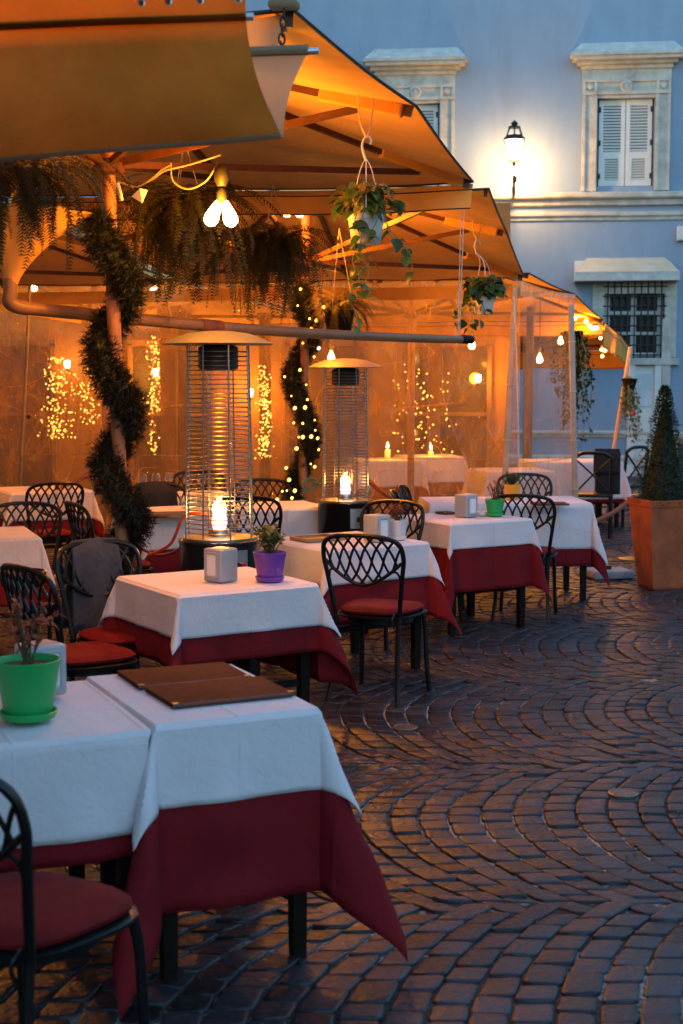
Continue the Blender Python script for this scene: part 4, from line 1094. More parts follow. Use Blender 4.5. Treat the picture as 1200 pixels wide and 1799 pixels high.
# ================================================================== CHAIRS
def make_chair():
    T = thing('lattice_chair', '', 'chair', (0, 0, 0), 0, 'black lattice back chairs')
    st = MB()
    st.lathe([(0, .432), (.19, .432), (.212, .437), (.214, .448), (.20, .454), (0, .454)], 28)
    me = st.mesh('seat', M['black_metal']); 
    def squircle(me, sx, sy):
        for v in me.vertices:
            x, y = v.co.x, v.co.y; r = math.hypot(x, y)
            if r > 1e-4:
                a = math.atan2(y, x); k = 1 / (abs(math.cos(a)) ** 3.4 + abs(math.sin(a)) ** 3.4) ** (1 / 3.4)
                v.co.x = math.cos(a) * r * k * sx; v.co.y = math.sin(a) * r * k * sy
                v.co.x *= 1 + .10 * (v.co.y / .21)
    squircle(me, 1.0, 1.0); link('seat', me, T)
    cu = MB(); cu.lathe([(0, .456), (.185, .456), (.205, .463), (.208, .474), (.195, .486), (.13, .493), (.06, .491), (0, .489)], 28)
    me = cu.mesh('cushion', M['red_cushion']); squircle(me, .98, .98); c = link('cushion', me, T)
    tie = MB()
    for s in (-1, 1): tie.tube(catmull([(.0 + s * .15, -.185, .47), (s * .155, -.205, .462), (s * .15, -.215, .44), (s * .16, -.21, .40)], 4), .005, 5)
    tie.build('tie', 'black_metal', c)
    def by(z): return -.195 - .10 * max(0, (z - .45)) / .43
    # back hoop
    hp = [(-.178, by(.44), .44), (-.192, by(.55), .55), (-.212, by(.68), .68), (-.224, by(.77), .77), (-.205, by(.845), .845), (-.13, by(.875), .877), (0, by(.885), .886)]
    hp = hp + [(-x, y, z) for x, y, z in hp[-2::-1]]
    hb = catmull(hp, 6)
    hb = [Vector((p.x, p.y + .03 * (p.x / .2) ** 2 - .012, p.z)) for p in hb]
    f = MB(); f.tube(hb, .0125, 8); f.build('back_frame', 'black_metal', T)
    # lower bowl edge of the lattice
    def hoopx(z):
        best = .0
        for p, q in zip(hb, hb[1:]):
            if p.x <= 0 and (p.z - z) * (q.z - z) <= 0 and abs(p.z - q.z) > 1e-6:
                best = max(best, abs(p.x + (q.x - p.x) * (z - p.z) / (q.z - p.z)))
        return best
    def bowl(x):
        a = abs(x) / .215
        return .622 + .125 * a ** 1.7
    def top(x):
        z = .886
        while z > .6 and hoopx(z) < abs(x): z -= .004
        return z
    def pos(x, z): return Vector((x, by(z) + .03 * (x / .2) ** 2 - .012, z))
    lt = MB()
    lt.tube([pos(-.212 + .424 * i / 30, bowl(-.212 + .424 * i / 30)) for i in range(31)], .0095, 7)
    # spandrel arcs joining bowl and posts
    for s in (-1, 1):
        lt.tube(catmull([pos(s * .203, .63), pos(s * .19, .69), pos(s * .155, .695), pos(s * .12, .672)], 5), .006, 6)
    for fam in (-1, 1):
        for k in range(-9, 10):
            x0 = k * .061; pts = []
            for i in range(40):
                z = .61 + .28 * i / 39
                x = x0 + fam * (.62 * (z - .75) + .012 * math.sin((z - .62) / .26 * math.pi * 2))
                if abs(x) < .222 and z > bowl(x) - .002 and z < top(x) + .004: pts.append(pos(x, z))
            if len(pts) > 3: lt.tube(pts, .0068, 6)
    lt.build('lattice', 'black_metal', T)
    for s in (-1, 1):
        l = MB(); l.tube(catmull([(s * .178, -.19, .45), (s * .176, -.20, .30), (s * .184, -.225, .12), (s * .198, -.262, .0)], 5), [.014] * 5 + [.0135] * 5 + [.013] * 6, 8); l.build('leg', 'black_metal', T)
        l = MB(); l.tube(catmull([(s * .175, .165, .44), (s * .185, .18, .34), (s * .19, .188, .15), (s * .20, .205, .0)], 5), .0135, 8); l.build('leg', 'black_metal', T)
    rg = MB(); rg.lathe([(.165, .405), (.175, .405), (.175, .432), (.165, .432), (.165, .405)], 24); rg.build('seat_ring', 'black_metal', T)
    return T
chair0 = make_chair(); first = [True]
def chair(label, x, y, rot):
    if first[0]:
        first[0] = False; chair0.location = (x, y, 0); chair0.rotation_euler = (0, 0, R(rot)); chair0['label'] = label; return chair0
    return dup(chair0, (x, y, 0), R(rot), label)
def chair_back(label, bx, by_, face):   # by the back's foot point and the facing angle
    d = Vector((-math.sin(R(face)), math.cos(R(face)), 0)); p = Vector((bx, by_, 0)) + d * .21
    return chair(label, p.x, p.y, face)
chair_back('black lattice chair with red cushion standing alone before the cobbles', .125, 7.46, -24)
chair_back('nearest chair at lower left, its red cushion cut by the picture edge', -.83, 3.06, -30)
chair_back('black lattice chair left of the purple pot table', -1.31, 6.20, -50)
cj = chair_back('chair with a grey jacket over its back behind the purple pot table', -1.16, 7.0, -142)
chair_back('black lattice chair with bright red seat at the far left table', -2.22, 11.15, 30)
chair_back('black lattice chair turned sideways left of the dark garland', -1.66, 9.35, -62)
chair_back('chair back showing above the left edge table', -2.02, 9.2, 185)
chair_back('chair beyond the tray table with a dark coat', -1.38, 10.9, 200)
chair_back('lattice chair just right of the near heater', -.63, 9.85, -6)
chair_back('chair at the far side of the table before the lit garland', -.62, 11.35, 188)
chair_back('chair behind the wine glasses', -1.22, 12.35, 185)
chair_back('chair tucked behind the white pot table', .31, 9.35, 150)
chair_back('dark chair left of the small green pot table', .44, 10.25, -95)
chair_back('second dark chair further behind the small green pot table', .52, 10.75, -100)
chair_back('lattice chair between the small green pot table and the long far table', 1.25, 9.98, -14)
chair_back('chair behind the yellow pot', 1.52, 12.0, 180)
# jackets
def jacket(label, root, mat, drop, w):
    T = root
    mb = MB()
    def P(u, v):
        x = -w / 2 + w * u
        t = v * 2 - 1            # -1 outside, +1 inside
        z = .905 - abs(t) ** 1.25 * drop * (1 + .05 * math.sin(u * 5)) - .03 * (abs(x) / .2) ** 3
        y = -.325 - .10 * 0 + (.045 * t) - .018 * math.sin(u * 9) * abs(t) + (.03 if t > 0 else -.03) * min(1, abs(t) * 4)
        return (x * (1 + .15 * abs(t)), y + .02, z)
    mb.grid(P, 22, 26); o = mb.build('jacket', mat); o.location = root.location; o.rotation_euler = root.rotation_euler
    m = o.modifiers.new('t', 'SOLIDIFY'); m.thickness = .012
    tag(o, label, 'jacket')
jacket('grey jacket slung over the chair back behind the purple pot table', cj, 'denim', .46, .25)
cd_ = [o for o in bpy.data.objects if o.get('label') == 'chair beyond the tray table with a dark coat'][0]
jacket('dark coat hung over the chair beyond the tray table', cd_, 'jacket', .40, .30)
def xchair():
    T = thing('crossback_chair', '', 'chair', (0, 0, 0), 0, 'black crossback chairs')
    s = MB(); s.box((0, 0, .45), (.42, .42, .035)); s.build('seat', 'black_metal', T, bevel=.012)
    for a in (-1, 1):
        l = MB(); l.tube([(a * .18, -.19, 0), (a * .185, -.19, .45), (a * .19, -.24, .86)], .018, 8); l.build('post', 'black_metal', T)
        l = MB(); l.tube([(a * .19, .19, 0), (a * .18, .18, .44)], .017, 8); l.build('leg', 'black_metal', T)
    l = MB(); l.tube(catmull([(-.2, -.24, .85), (-.1, -.255, .90), (.1, -.255, .90), (.2, -.24, .85)], 6), .02, 8); l.build('top_rail', 'black_metal', T)
    for a in (-1, 1):
        l = MB(); l.tube(catmull([(a * .175, -.235, .83), (0, -.225 - .004 * a, .67), (-a * .17, -.20, .49)], 6), .011, 6); l.build('cross_bar', 'black_metal', T)
    l = MB()
    for y in (-.19, .18): l.tube([(-.18, y, .2), (.18, y, .2)], .01, 6)
    l.build('stretcher', 'black_metal', T)
    return T
xc = xchair(); xc['label'] = 'nearer black crossback chair right of the pale wrapped post'
p = at(1043, 830, 15.4); xc.location = (p.x, p.y, 0); xc.rotation_euler = (0, 0, R(-12))
p = at(1090, 830, 16.6); dup(xc, (p.x, p.y, 0), R(40), 'farther black crossback chair near the ivy with the red flower')
p = at(1068, 830, 15.9); 
mb = MB(); mb.grid(lambda u, v: (-.13 + .26 * u, -.30 + .09 * v * (1 if v > .5 else 1) + .015 * math.sin(u * 12), .93 - .75 * abs(v - .35) * 1.0), 16, 20)
jk = mb.build('coat', 'jacket'); jk.location = (p.x - .02, p.y - .1, 0); jk.rotation_euler = (0, 0, R(-12)); mm_ = jk.modifiers.new('t', 'SOLIDIFY'); mm_.thickness = .03
tag(jk, 'black coat hanging between the two crossback chairs', 'coat')

# ================================================================== TABLE WARE
def napkin_box(label, px, py, rot, s=1.0):
    p = gz(px, py, TOP + .004)
    T = thing('napkin_holder', label, 'napkin holder', p, R(rot), 'grey napkin holders')
    mb = MB(); mb.box((0, 0, .078 * s), (.115 * s, .115 * s, .154 * s)); mb.build('case', 'napkin_grey', T, bevel=.010)
    for sg in (-1, 1):
        f = MB(); y = sg * .0605 * s
        for e in (-1, 1):
            f.box((e * .036 * s, y, .08 * s), (.012, .010, .116 * s)); f.box((0, y, .08 * s + e * .055 * s), (.062 * s, .0101, .012))
        f.build('window_rim', 'napkin_grey', T, bevel=.003)
        nn = MB(); nn.box((0, sg * .0575 * s, .08 * s), (.064 * s, .006, .102 * s)); nn.build('napkin', 'napkin', T, bevel=.002)
    return T
napkin_box('grey napkin holder on the purple pot table', 388, 1021, -40)   # narrow faces turned to the heater
napkin_box('grey napkin holder beside the big green pot on the front left table', 72, 1220, 42)
napkin_box('grey napkin holder beside the white pot', 662, 951, 42)
napkin_box('grey napkin holder beside the small green pot', 819, 908, 42)
def leaf_pts(L_, W_, fold=.25, bend=.2):
    V = [(0, 0, 0), (-W_ * .75, L_ * .22, fold * W_), (W_ * .75, L_ * .22, fold * W_), (-W_ * .95, L_ * .45, fold * W_ - bend * L_ * .15), (W_ * .95, L_ * .45, fold * W_ - bend * L_ * .15),
         (0, L_ * .45, -bend * L_ * .1), (-W_ * .55, L_ * .75, fold * W_ * .6 - bend * L_ * .45), (W_ * .55, L_ * .75, fold * W_ * .6 - bend * L_ * .45), (0, L_ * .75, -bend * L_ * .4), (0, L_, -bend * L_ * .8)]
    Fc = [(0, 5, 1), (0, 2, 5), (1, 5, 3), (2, 4, 5), (3, 5, 8, 6), (5, 4, 7, 8), (6, 8, 9), (8, 7, 9)]
    return V, Fc
def flower_pot(label, px, py, mat, dia, h, plant, ph, seed, leafmat='leaf_olive', z=None, rot=0):
    p = gz(px, py, TOP + .004)
    T = thing('flower_pot', label, 'potted plant', p, rot, 'potted plants on tables')
    r = dia / 2
    pt = MB(); pt.lathe([(0, .012), (r * .70, .012), (r * .73, .016), (r * .985, h - .004), (r, h), (r * .965, h + .002), (r * .93, h - .003), (r * .90, h - .02)], 36); pt.build('pot', mat, T)
    sc = MB(); sc.lathe([(r * .66, 0), (r * .80, .004), (r * .90, .022), (r * .86, .024), (r * .76, .010), (0, .010)], 36); sc.build('saucer', mat, T)
    so_ = MB(); so_.lathe([(r * .91, h - .018), (r * .5, h - .014), (0, h - .012)], 20); so_.build('soil', 'soil', T)
    q = random.Random(seed); st = MB(); lf = MB()
    for i in range(plant[0]):
        a = q.uniform(0, 6.28); b = Vector((q.uniform(-.2, .2) * r, q.uniform(-.2, .2) * r, h - .016))
        sp = q.uniform(.25, 1.0) * plant[2]
        tip = b + Vector((math.cos(a) * sp, math.sin(a) * sp, ph * q.uniform(.55, 1)))
        mid = b.lerp(tip, .5) + Vector((q.uniform(-.01, .01), q.uniform(-.01, .01), ph * .08))
        pts = catmull([b, mid, tip], 5); st.tube(pts, [.0032 - .0018 * i_ / 10 for i_ in range(len(pts))], 5)
        for k in range(plant[1]):
            t = q.uniform(.35, 1); c = pts[min(len(pts) - 1, int(t * len(pts)))]
            V, Fc = leaf_pts(plant[3] * q.uniform(.6, 1.2), plant[3] * .28, .2, .4)
            Rm = Matrix.Rotation(q.uniform(0, 6.28), 3, 'Z') @ Matrix.Rotation(q.uniform(-.6, .9), 3, 'X') @ Matrix.Rotation(q.uniform(-.5, .5), 3, 'Y')
            lf.add([c + Rm @ Vector(v) for v in V], Fc)
    st.build('stem', 'stem', T)
    o = lf.build('leaves', leafmat, T); o['kind'] = 'stuff'
    return T
flower_pot('purple pot with a small bushy plant next to the napkin holder', 474, 1021, 'purple_pot', .155, .135, (22, 11, .07, .032), .145, 1)
flower_pot('big green pot with a wispy plant on the front left table', 50, 1262, 'green_pot', .182, .165, (10, 8, .10, .030), .19, 2, 'leaf_red')
flower_pot('white pot with reddish twigs behind the main lattice chair', 698, 948, 'white_pot', .125, .115, (18, 7, .08, .024), .13, 3, 'leaf_red')
flower_pot('small green pot with a bare twiggy plant', 869, 907, 'green_pot', .135, .115, (12, 6, .06, .022), .15, 4, 'leaf_red')
flower_pot('yellow pot with grassy herbs on the long far table', 900, 877, 'yellow_pot', .135, .115, (40, 6, .07, .028), .11, 5, 'leaf')
def menu(label, px, py, rot, w, d, mat='menu', z=0.0):
    p = gz(px, py, TOP + .005)
    T = thing('menu_folder', label, 'menu', (p.x, p.y, TOP + .004 + z), R(rot), 'menus on tables')
    mb = MB(); mb.box((0, 0, .010), (w, d, .006)); mb.build('cover', mat, T, bevel=.002)
    mb = MB(); mb.box((0, 0, .0015), (w, d, .005)); mb.build('back_cover', mat, T, bevel=.002)
    mb = MB(); mb.box((0, .004, .0055), (w - .012, d - .02, .003)); mb.build('pages', 'napkin', T, smooth=False)
    mb = MB(); mb.tube([(-w / 2, -d / 2, .0065), (w / 2, -d / 2, .0065)], .0068, 8); mb.build('spine', 'menu_edge', T)
    for a in (-1, 1):
        mb = MB(); mb.box((a * (w / 2 - .008), -d / 2 + .006, .0135), (.018, .018, .002)); mb.build('corner_guard', 'brass', T, smooth=False)
menu('brown leather menu farther back on the front table', 322, 1189, 24, .36, .25)
menu('brown leather menu nearer the edge of the front table', 384, 1218, 26, .375, .26, z=.0)
menu('brown menu lying flat on the long far table', 965, 886, 4, .26, .18)
menu('small dark menu beside the napkin holder on the small green pot table', 783, 902, 30, .10, .12, 'dark_wood')
def tray(label, px, py, rot, w, d):
    p = gz(px, py, TOP + .005)
    T = thing('wooden_tray', label, 'tray', (p.x, p.y, TOP + .003), R(rot), 'wooden trays')
    mb = MB(); mb.box((0, 0, .005), (w, d, .008)); mb.build('base', 'tray', T, bevel=.003)
    mb = MB()
    for a in (-1, 1): mb.box((a * (w / 2 - .006), 0, .014), (.012, d - .024, .014)); mb.box((0, a * (d / 2 - .006), .0141), (w, .012, .014))
    mb.build('rim', 'tray', T)
tray('tan tray on the left corner of the white pot table', 558, 948, 35, .26, .20)
tray('reddish tray on the table beside the dark garland', 297, 905, 12, .30, .16)
def ash():
    p = gz(48, 1150, 0); c = at(40, 1004, 7.1)
    T = thing('ashtray_stand', 'round metal ashtray on a thin stand left of the lattice chair', 'ashtray stand', (c.x, c.y, 0))
    mb = MB(); mb.lathe([(.10, c.z - .07), (.11, c.z - .06), (.115, c.z), (.108, c.z + .004), (.10, c.z - .01), (0, c.z - .02)], 26); mb.build('bowl', 'heater_black', T)
    mb = MB(); mb.tube([(.0, 0, .02), (0, 0, c.z - .07)], .016, 10); mb.build('stem', 'steel', T)
    mb = MB(); mb.lathe([(.16, 0), (.16, .012), (.03, .03), (0, .03)], 26); mb.build('base', 'iron', T)
ash()
def glassware(label, x, y):
    T = thing('wine_glass', label, 'wine glass', (x, y, TOP + .004), 0, 'wine glasses on the far table')
    mb = MB(); mb.lathe([(.033, 0), (.032, .003), (.004, .008), (.004, .075), (.02, .088), (.036, .115), (.037, .145), (.030, .175)], 18); mb.build('bowl', 'glass', T)
for i, (x, y) in enumerate(((-1.58, 11.5), (-1.48, 11.56), (-1.22, 11.55), (-1.12, 11.6), (-1.40, 11.75))):
    glassware('clear wine glass standing on the table behind the near heater', x, y)
for i, (x, y) in enumerate(((-1.13, 10.42), (-1.05, 10.46), (-.98, 10.40), (-1.08, 10.55))):
    o = thing('tumbler', 'clear tumbler on the tray table by the near heater', 'tumbler', (x, y, TOP + .004), 0, 'tumblers on the tray table')
    mb = MB(); mb.lathe([(.027, 0), (.028, .004), (.034, .09), (.032, .09), (.026, .008), (0, .008)], 18); mb.build('body', 'glass', o)
# small glass ashtray by the small green pot
p = gz(846, 906, TOP + .004)
o = thing('glass_ashtray', 'little glass dish between napkin holder and small green pot', 'dish', p)
mb = MB(); mb.lathe([(.03, 0), (.04, .01), (.042, .03), (.036, .03), (.03, .012), (0, .010)], 18); mb.build('dish', 'ceramic', o)

# ================================================================== PATIO HEATERS
def heater(label, px, py_cap, Y, k, rot):
    b = at(px, 700, Y)
    T = thing('patio_heater', label, 'patio heater', (b.x, b.y, 0), rot, 'glass tube patio heaters')
    zc = k * 1.0
    H0 = .84 * k
    bs = MB(); bs.lathe([(.205 * k, .03), (.212 * k, .04), (.212 * k, H0 - .02), (.216 * k, H0 - .015), (.216 * k, H0), (.20 * k, H0 + .004), (.19 * k, H0)], 48); bs.build('base_drum', 'heater_black', T)
    ft = MB(); ft.lathe([(.19 * k, 0), (.19 * k, .03), (0, .03)], 32); ft.build('foot', 'iron', T)
    rm = MB(); rm.lathe([(.21 * k, .53 * k), (.2135 * k, .533 * k), (.2135 * k, .548 * k), (.21 * k, .55 * k)], 48); rm.build('band', 'heater_black', T)
    tr = MB(); tr.lathe([(.196 * k, H0 + .002), (.196 * k, H0 + .014), (.06 * k, H0 + .02), (.055 * k, H0 + .05), (0, H0 + .05)], 40); tr.build('burner_plate', 'steel', T)
    Zt = 1.735 * k
    R0, R1 = .185 * k, .168 * k
    def ring(r, nm):
        mb = MB(); mb.tube([(r * math.cos(R(22.5 + 45 * i)), r * math.sin(R(22.5 + 45 * i)), 0) for i in range(8)], .0023, 5, closed=True)
        return mb.mesh(nm, M['steel'])
    rme = ring(1.0 * R0, 'cage_ring')
    n = 40
    for i in range(n):
        t = (i + .5) / n; z = H0 + .03 + (Zt + .10 * k - H0 - .03) * t
        o = link('cage_ring', rme, T); o.location = (0, 0, z); s = 1 + (R1 / R0 - 1) * t; o.scale = (s, s, 1)
    for i in range(8):
        a = R(22.5 + 45 * i)
        mb = MB(); mb.tube([(R0 * math.cos(a), R0 * math.sin(a), H0 + .005), (R1 * math.cos(a), R1 * math.sin(a), Zt + .12 * k)], .0045, 6); mb.build('cage_bar', 'steel', T)
    tb = MB(); tb.lathe([(.062 * k, H0 + .05), (.062 * k, Zt)], 28); tb.f = tb.f[:-2]; tb.build('glass_tube', 'glass', T)
    hd = MB(); hd.lathe([(.07 * k, Zt - .01), (.105 * k, Zt), (.105 * k, Zt + .11 * k), (.06 * k, Zt + .13 * k)], 28); hd.build('burner_head', 'iron', T)
    cp = MB(); zc = Zt + .125 * k
    cp.lathe([(.285 * k, zc), (.288 * k, zc + .004), (.24 * k, zc + .03 * k), (.16 * k, zc + .058 * k), (.07 * k, zc + .07 * k), (0, zc + .073 * k)], 48)
    cp.lathe([(.284 * k, zc - .001), (.2 * k, zc + .02 * k), (.06 * k, zc + .03 * k)], 48); cp.f.pop(); cp.f.pop() if False else None
    cp.build('reflector_cap', 'cap_metal', T)
    # flame: a few twisted tongues
    q = random.Random(int(px))
    for i, (dx, dz, hh, rr) in enumerate(((0, .05, .17, .022), (-.014, .05, .10, .015), (.012, .05, .12, .016), (.004, .18, .05, .008))):
        f = MB(); pts = [Vector((dx + .010 * math.sin(t * 5 + i), .008 * math.cos(t * 4 + i), H0 + dz * k + hh * k * t)) for t in [j / 12 for j in range(13)]]
        f.tube(pts, [max(.001, rr * math.sin(math.pi * min(1, .18 + .82 * j / 12)) * (1.25 - .4 * j / 12)) for j in range(13)], 10); f.build('flame', 'flame', T)
    f = MB(); f.lathe([(.032 * k, H0 + .045 * k), (.042 * k, H0 + .09 * k), (.036 * k, H0 + .13 * k)], 14); f.f = f.f[:-2]; f.build('flame_base', 'flame_base', T)
    # control panel
    a = R(-62) - rot
    ca, sa = math.cos(a), math.sin(a)
    pn = MB()
    for i in range(7):
        pass
    def PP(u, v):
        aa = a - .32 + .64 * u; rr = .2165 * k
        return (rr * math.cos(aa), rr * math.sin(aa), H0 - .04 * k - .15 * k * v)
    pn.grid(PP, 10, 2); pn.build('control_panel', 'panel_steel', T)
    kb = MB(); kb.lathe([(.022, 0), (.020, .026), (0, .028)], 16); kn = kb.build('knob', 'heater_black', T); kn.location = (.2165 * k * ca, .2165 * k * sa, H0 - .12 * k); kn.rotation_euler = (0, R(90), a)
    kb = MB(); kb.lathe([(.011, 0), (.010, .02), (0, .021)], 12); kn = kb.build('igniter_button', 'red_plastic', T); kn.location = (.2165 * k * math.cos(a + .17), .2165 * k * math.sin(a + .17), H0 - .115 * k); kn.rotation_euler = (0, R(90), a + .17)
    lamp('flame_light', (b.x, b.y, H0 + .15 * k), 2.5, (1, .5, .14), .05)
heater('near patio heater with a tall wire cage and lit flame behind the purple pot', 384, 585, 7.62, 1.0, R(0))
heater('far patio heater with a wire cage beside the lit garland', 607, 632, 10.5, .945, R(6))
def hose():
    Y = 7.9
    pts = [at(*p) for p in ((318, 962, 7.75), (300, 972, 7.9), (275, 975, 8.0), (250, 965, 8.05), (240, 962, 8.05))]
    pts2 = [at(*p) for p in ((316, 952, 7.72), (296, 975, 7.85), (268, 978, 7.95), (248, 985, 8.0))]
    pts3 = [at(*p) for p in ((262, 975, 7.95), (300, 955, 7.9), (322, 908, 7.82), (345, 902, 7.8), (368, 908, 7.8), (372, 925, 7.8))]
    mb = MB()
    for q in (pts, pts3): mb.tube(catmull(q, 8), .009, 8)
    # the hose ends run down to the ground
    e = catmull([pts[-1], pts[-1] + Vector((-.03, .02, -.25)), Vector((pts[-1].x - .02, pts[-1].y, .02))], 8); mb.tube(e, .009, 8)
    tag(mb.build('gas_hose', 'hose'), 'red gas hose looping beside the near patio heater', 'hose')
    mb = MB(); c = at(545, 852, 10.9)
    mb.tube(catmull([c + Vector((.065 * math.cos(t) * (1 - t / 25), .02 * math.sin(t), .05 * math.sin(t) * (1 - t / 30))) for t in [k * .55 for k in range(26)]] + [c + Vector((.14, -.1, .0))], 3), .006, 6)
    tag(mb.build('coiled_wire', pbr('teal_wire', (.03, .10, .11), .4)), 'dark teal wire curl beside the far heater', 'wire')
hose()

# ================================================================== GARLANDS
def garland(label, path, Rr, thick, nneed, seed, needle=.05):
    c0 = path[0]; T = thing('pine_garland', label, 'garland', (c0.x, c0.y, 0), 0, 'garlands coiled round umbrella poles')
    o = Vector((c0.x, c0.y, 0)); q = random.Random(seed)
    mb = MB(); mb.tube([p - o for p in path], [thick * .42 * (1 + .25 * nz(i * .35, seed)) for i in range(len(path))], 8); mb.build('core', 'needles_core', T)
    nd = MB(); m = len(path)
    for i in range(nneed):
        # tufts of needles on short twigs
        t = q.random() * (m - 2); k = int(t); base = path[k].lerp(path[k + 1], t - k)
        ax = (path[k + 1] - path[k]).normalized()
        d = Vector((q.gauss(0, 1), q.gauss(0, 1), q.gauss(0, 1))); d = (d - ax * d.dot(ax) * .6).normalized()
        tw = base + d * thick * q.uniform(.25, .78)
        for j in range(9):
            e = (d + Vector((q.gauss(0, .65), q.gauss(0, .65), q.gauss(0, .65)))).normalized() * needle * q.uniform(.6, 1.2)
            s = e.cross(Vector((q.random(), q.random(), q.random()))).normalized() * .0022
            b = tw + d * q.uniform(-.03, .012)
            nd.add([b - s - o, b + s - o, b + e - o], [(0, 1, 2)])
    x = nd.build('needles', 'needles', T, smooth=False); x['kind'] = 'stuff'
    return T
# dark garland on the first pole: follows the pole line, swinging left and right
def coil(keys, Y, rad, n=16):
    """keys: (px, py, front) -> points round the pole; front -1 behind .. 1 before"""
    ax0, ax1 = (keys[0][0] + 17, 385.0), (222.0, 1180.0)
    P = []
    for px, py, fr in keys:
        cx = (188 + 34 * (py - 300) / 860.0) if Y < 9 else 530.0
        P.append(at(cx + (px - cx) * .70, py, Y - rad * fr * .85))
    return catmull(P, n)
g1 = coil([(168, 385, 0), (172, 420, .8), (205, 455, 1), (232, 500, .2), (225, 545, -.8), (185, 575, -.9), (165, 610, 0), (180, 655, .9), (215, 690, 1), (238, 722, .1), (222, 765, -.8), (190, 790, -.6), (178, 825, .3), (205, 865, 1), (243, 898, .3), (245, 925, -.6), (215, 955, -.7), (192, 985, .2), (205, 1030, .9), (235, 1080, .2), (220, 1130, -.7), (195, 1180, .2)], 7.42, .11, 6)
garland('thick dark pine garland spiralling up the front umbrella pole', g1, 0, .125, 9500, 1, .036)
g2 = coil([(533, 508, 0), (525, 530, .6), (540, 555, .9), (555, 585, .2), (540, 615, -.6), (515, 640, -.4), (505, 668, .3), (520, 700, .9), (540, 730, .9), (553, 765, .3), (548, 790, .1), (535, 815, -.5), (515, 845, -.4), (505, 875, .3), (512, 905, .9), (530, 930, .9), (545, 955, .2), (530, 990, -.5), (512, 1020, .2)], 11.5, .12, 6)
garland('pine garland with warm fairy lights round the second umbrella pole', g2, 0, .115, 6500, 2, .04)
def fairies():
    q = random.Random(12)
    T = thing('fairy_light_string', 'string of warm star bright fairy lights wound into the second garland', 'fairy lights', (g2[0].x, g2[0].y, 0))
    o = Vector((g2[0].x, g2[0].y, 0))
    bm_ = MB(); bm_.ico((0, 0, 0), 1, 1); me = bm_.mesh('bulb', M['fairy']); mc = MB(); mc.ico((0, 0, 0), 1, 1); me2 = mc.mesh('bulb', M['fairy_cool'])
    pts = [(528, 508), (523, 537), (568, 540), (556, 563), (547, 577), (532, 603), (560, 612), (552, 627), (500, 662), (527, 650), (538, 676), (512, 696), (540, 702), (518, 717), (553, 738), (516, 743), (532, 744), (554, 756), (525, 768), (532, 768), (547, 767), (521, 788), (546, 815), (553, 820), (503, 822), (508, 843), (504, 862), (513, 875), (496, 863), (487, 878), (500, 885), (518, 862), (518, 897), (502, 903), (488, 896), (537, 900), (545, 903), (532, 925), (538, 910), (515, 890), (536, 716), (560, 790), (558, 770), (544, 560)]
    wire = []
    for i, (px, py) in enumerate(pts):
        p = at(px, py, 11.5 - q.uniform(.16, .25)); b = link('bulb', me2 if i in (6,) else me, T); b.location = p - o
        s = q.choice((.008, .010, .013, .016)); b.scale = (s, s, s); wire.append(p - o)
    wr = MB(); wr.tube(sorted([w_ + Vector((0, .03, 0)) for w_ in wire], key=lambda v: v.z), .002, 4); wr.build('wire', 'needles_core', T)
fairies()

# ================================================================== LAMPS UNDER THE UMBRELLAS
def twin_lamp(label, anchor, drop, power, two=((-.10, -.16), (.085, -.17))):
    T = thing('twin_pendant', label, 'pendant lamp', anchor, 0, 'twin bulb pendants under umbrellas')
    mb = MB(); mb.tube([(0, 0, .0), (.004, 0, -drop + .06)], .006, 6); mb.build('cord', 'iron', T)
    mb = MB(); mb.lathe([(.022, .02), (.036, .0), (.036, -.045), (.022, -.075)], 16, (0, 0, -drop)); mb.lathe([(.012, 0), (.026, -.02), (.026, -.06), (.015, -.075)], 14, (0, 0, -drop - .085)); mb.build('socket', 'iron', T)
    for a in (-1, 1):
        b = MB(); b.lathe([(.012, .0), (.018, -.012), (.030, -.06), (.036, -.09), (.030, -.115), (.012, -.128), (0, -.13)], 16)
        o = b.build('bulb', 'bulb', T); o.location = (a * .014, 0, -drop - .145); o.rotation_euler = (0, R(-a * (18 if a > 0 else 24)), 0)
    lamp('pendant_light', anchor + Vector((0, -.13, -drop - .20)), power, WARM, .035)
tA = at(389, 272, 7.15)
twin_lamp('pair of glaring bulbs hanging under the front umbrella', tA, .075, 12.5)
tB = Vector((-.36, 11.2, 3.20))
twin_lamp('pair of bulbs hanging behind the ferns under the second umbrella', tB, .03, 33)
tB2 = Vector((-3.6, 11.4, 3.03))
twin_lamp('pair of bulbs hanging under the far left umbrella', tB2, .06, 20)
tZ = Vector((-1.15, 5.7, 3.10))
twin_lamp('pair of bulbs hidden behind the canvas trough', tZ, .06, 8)
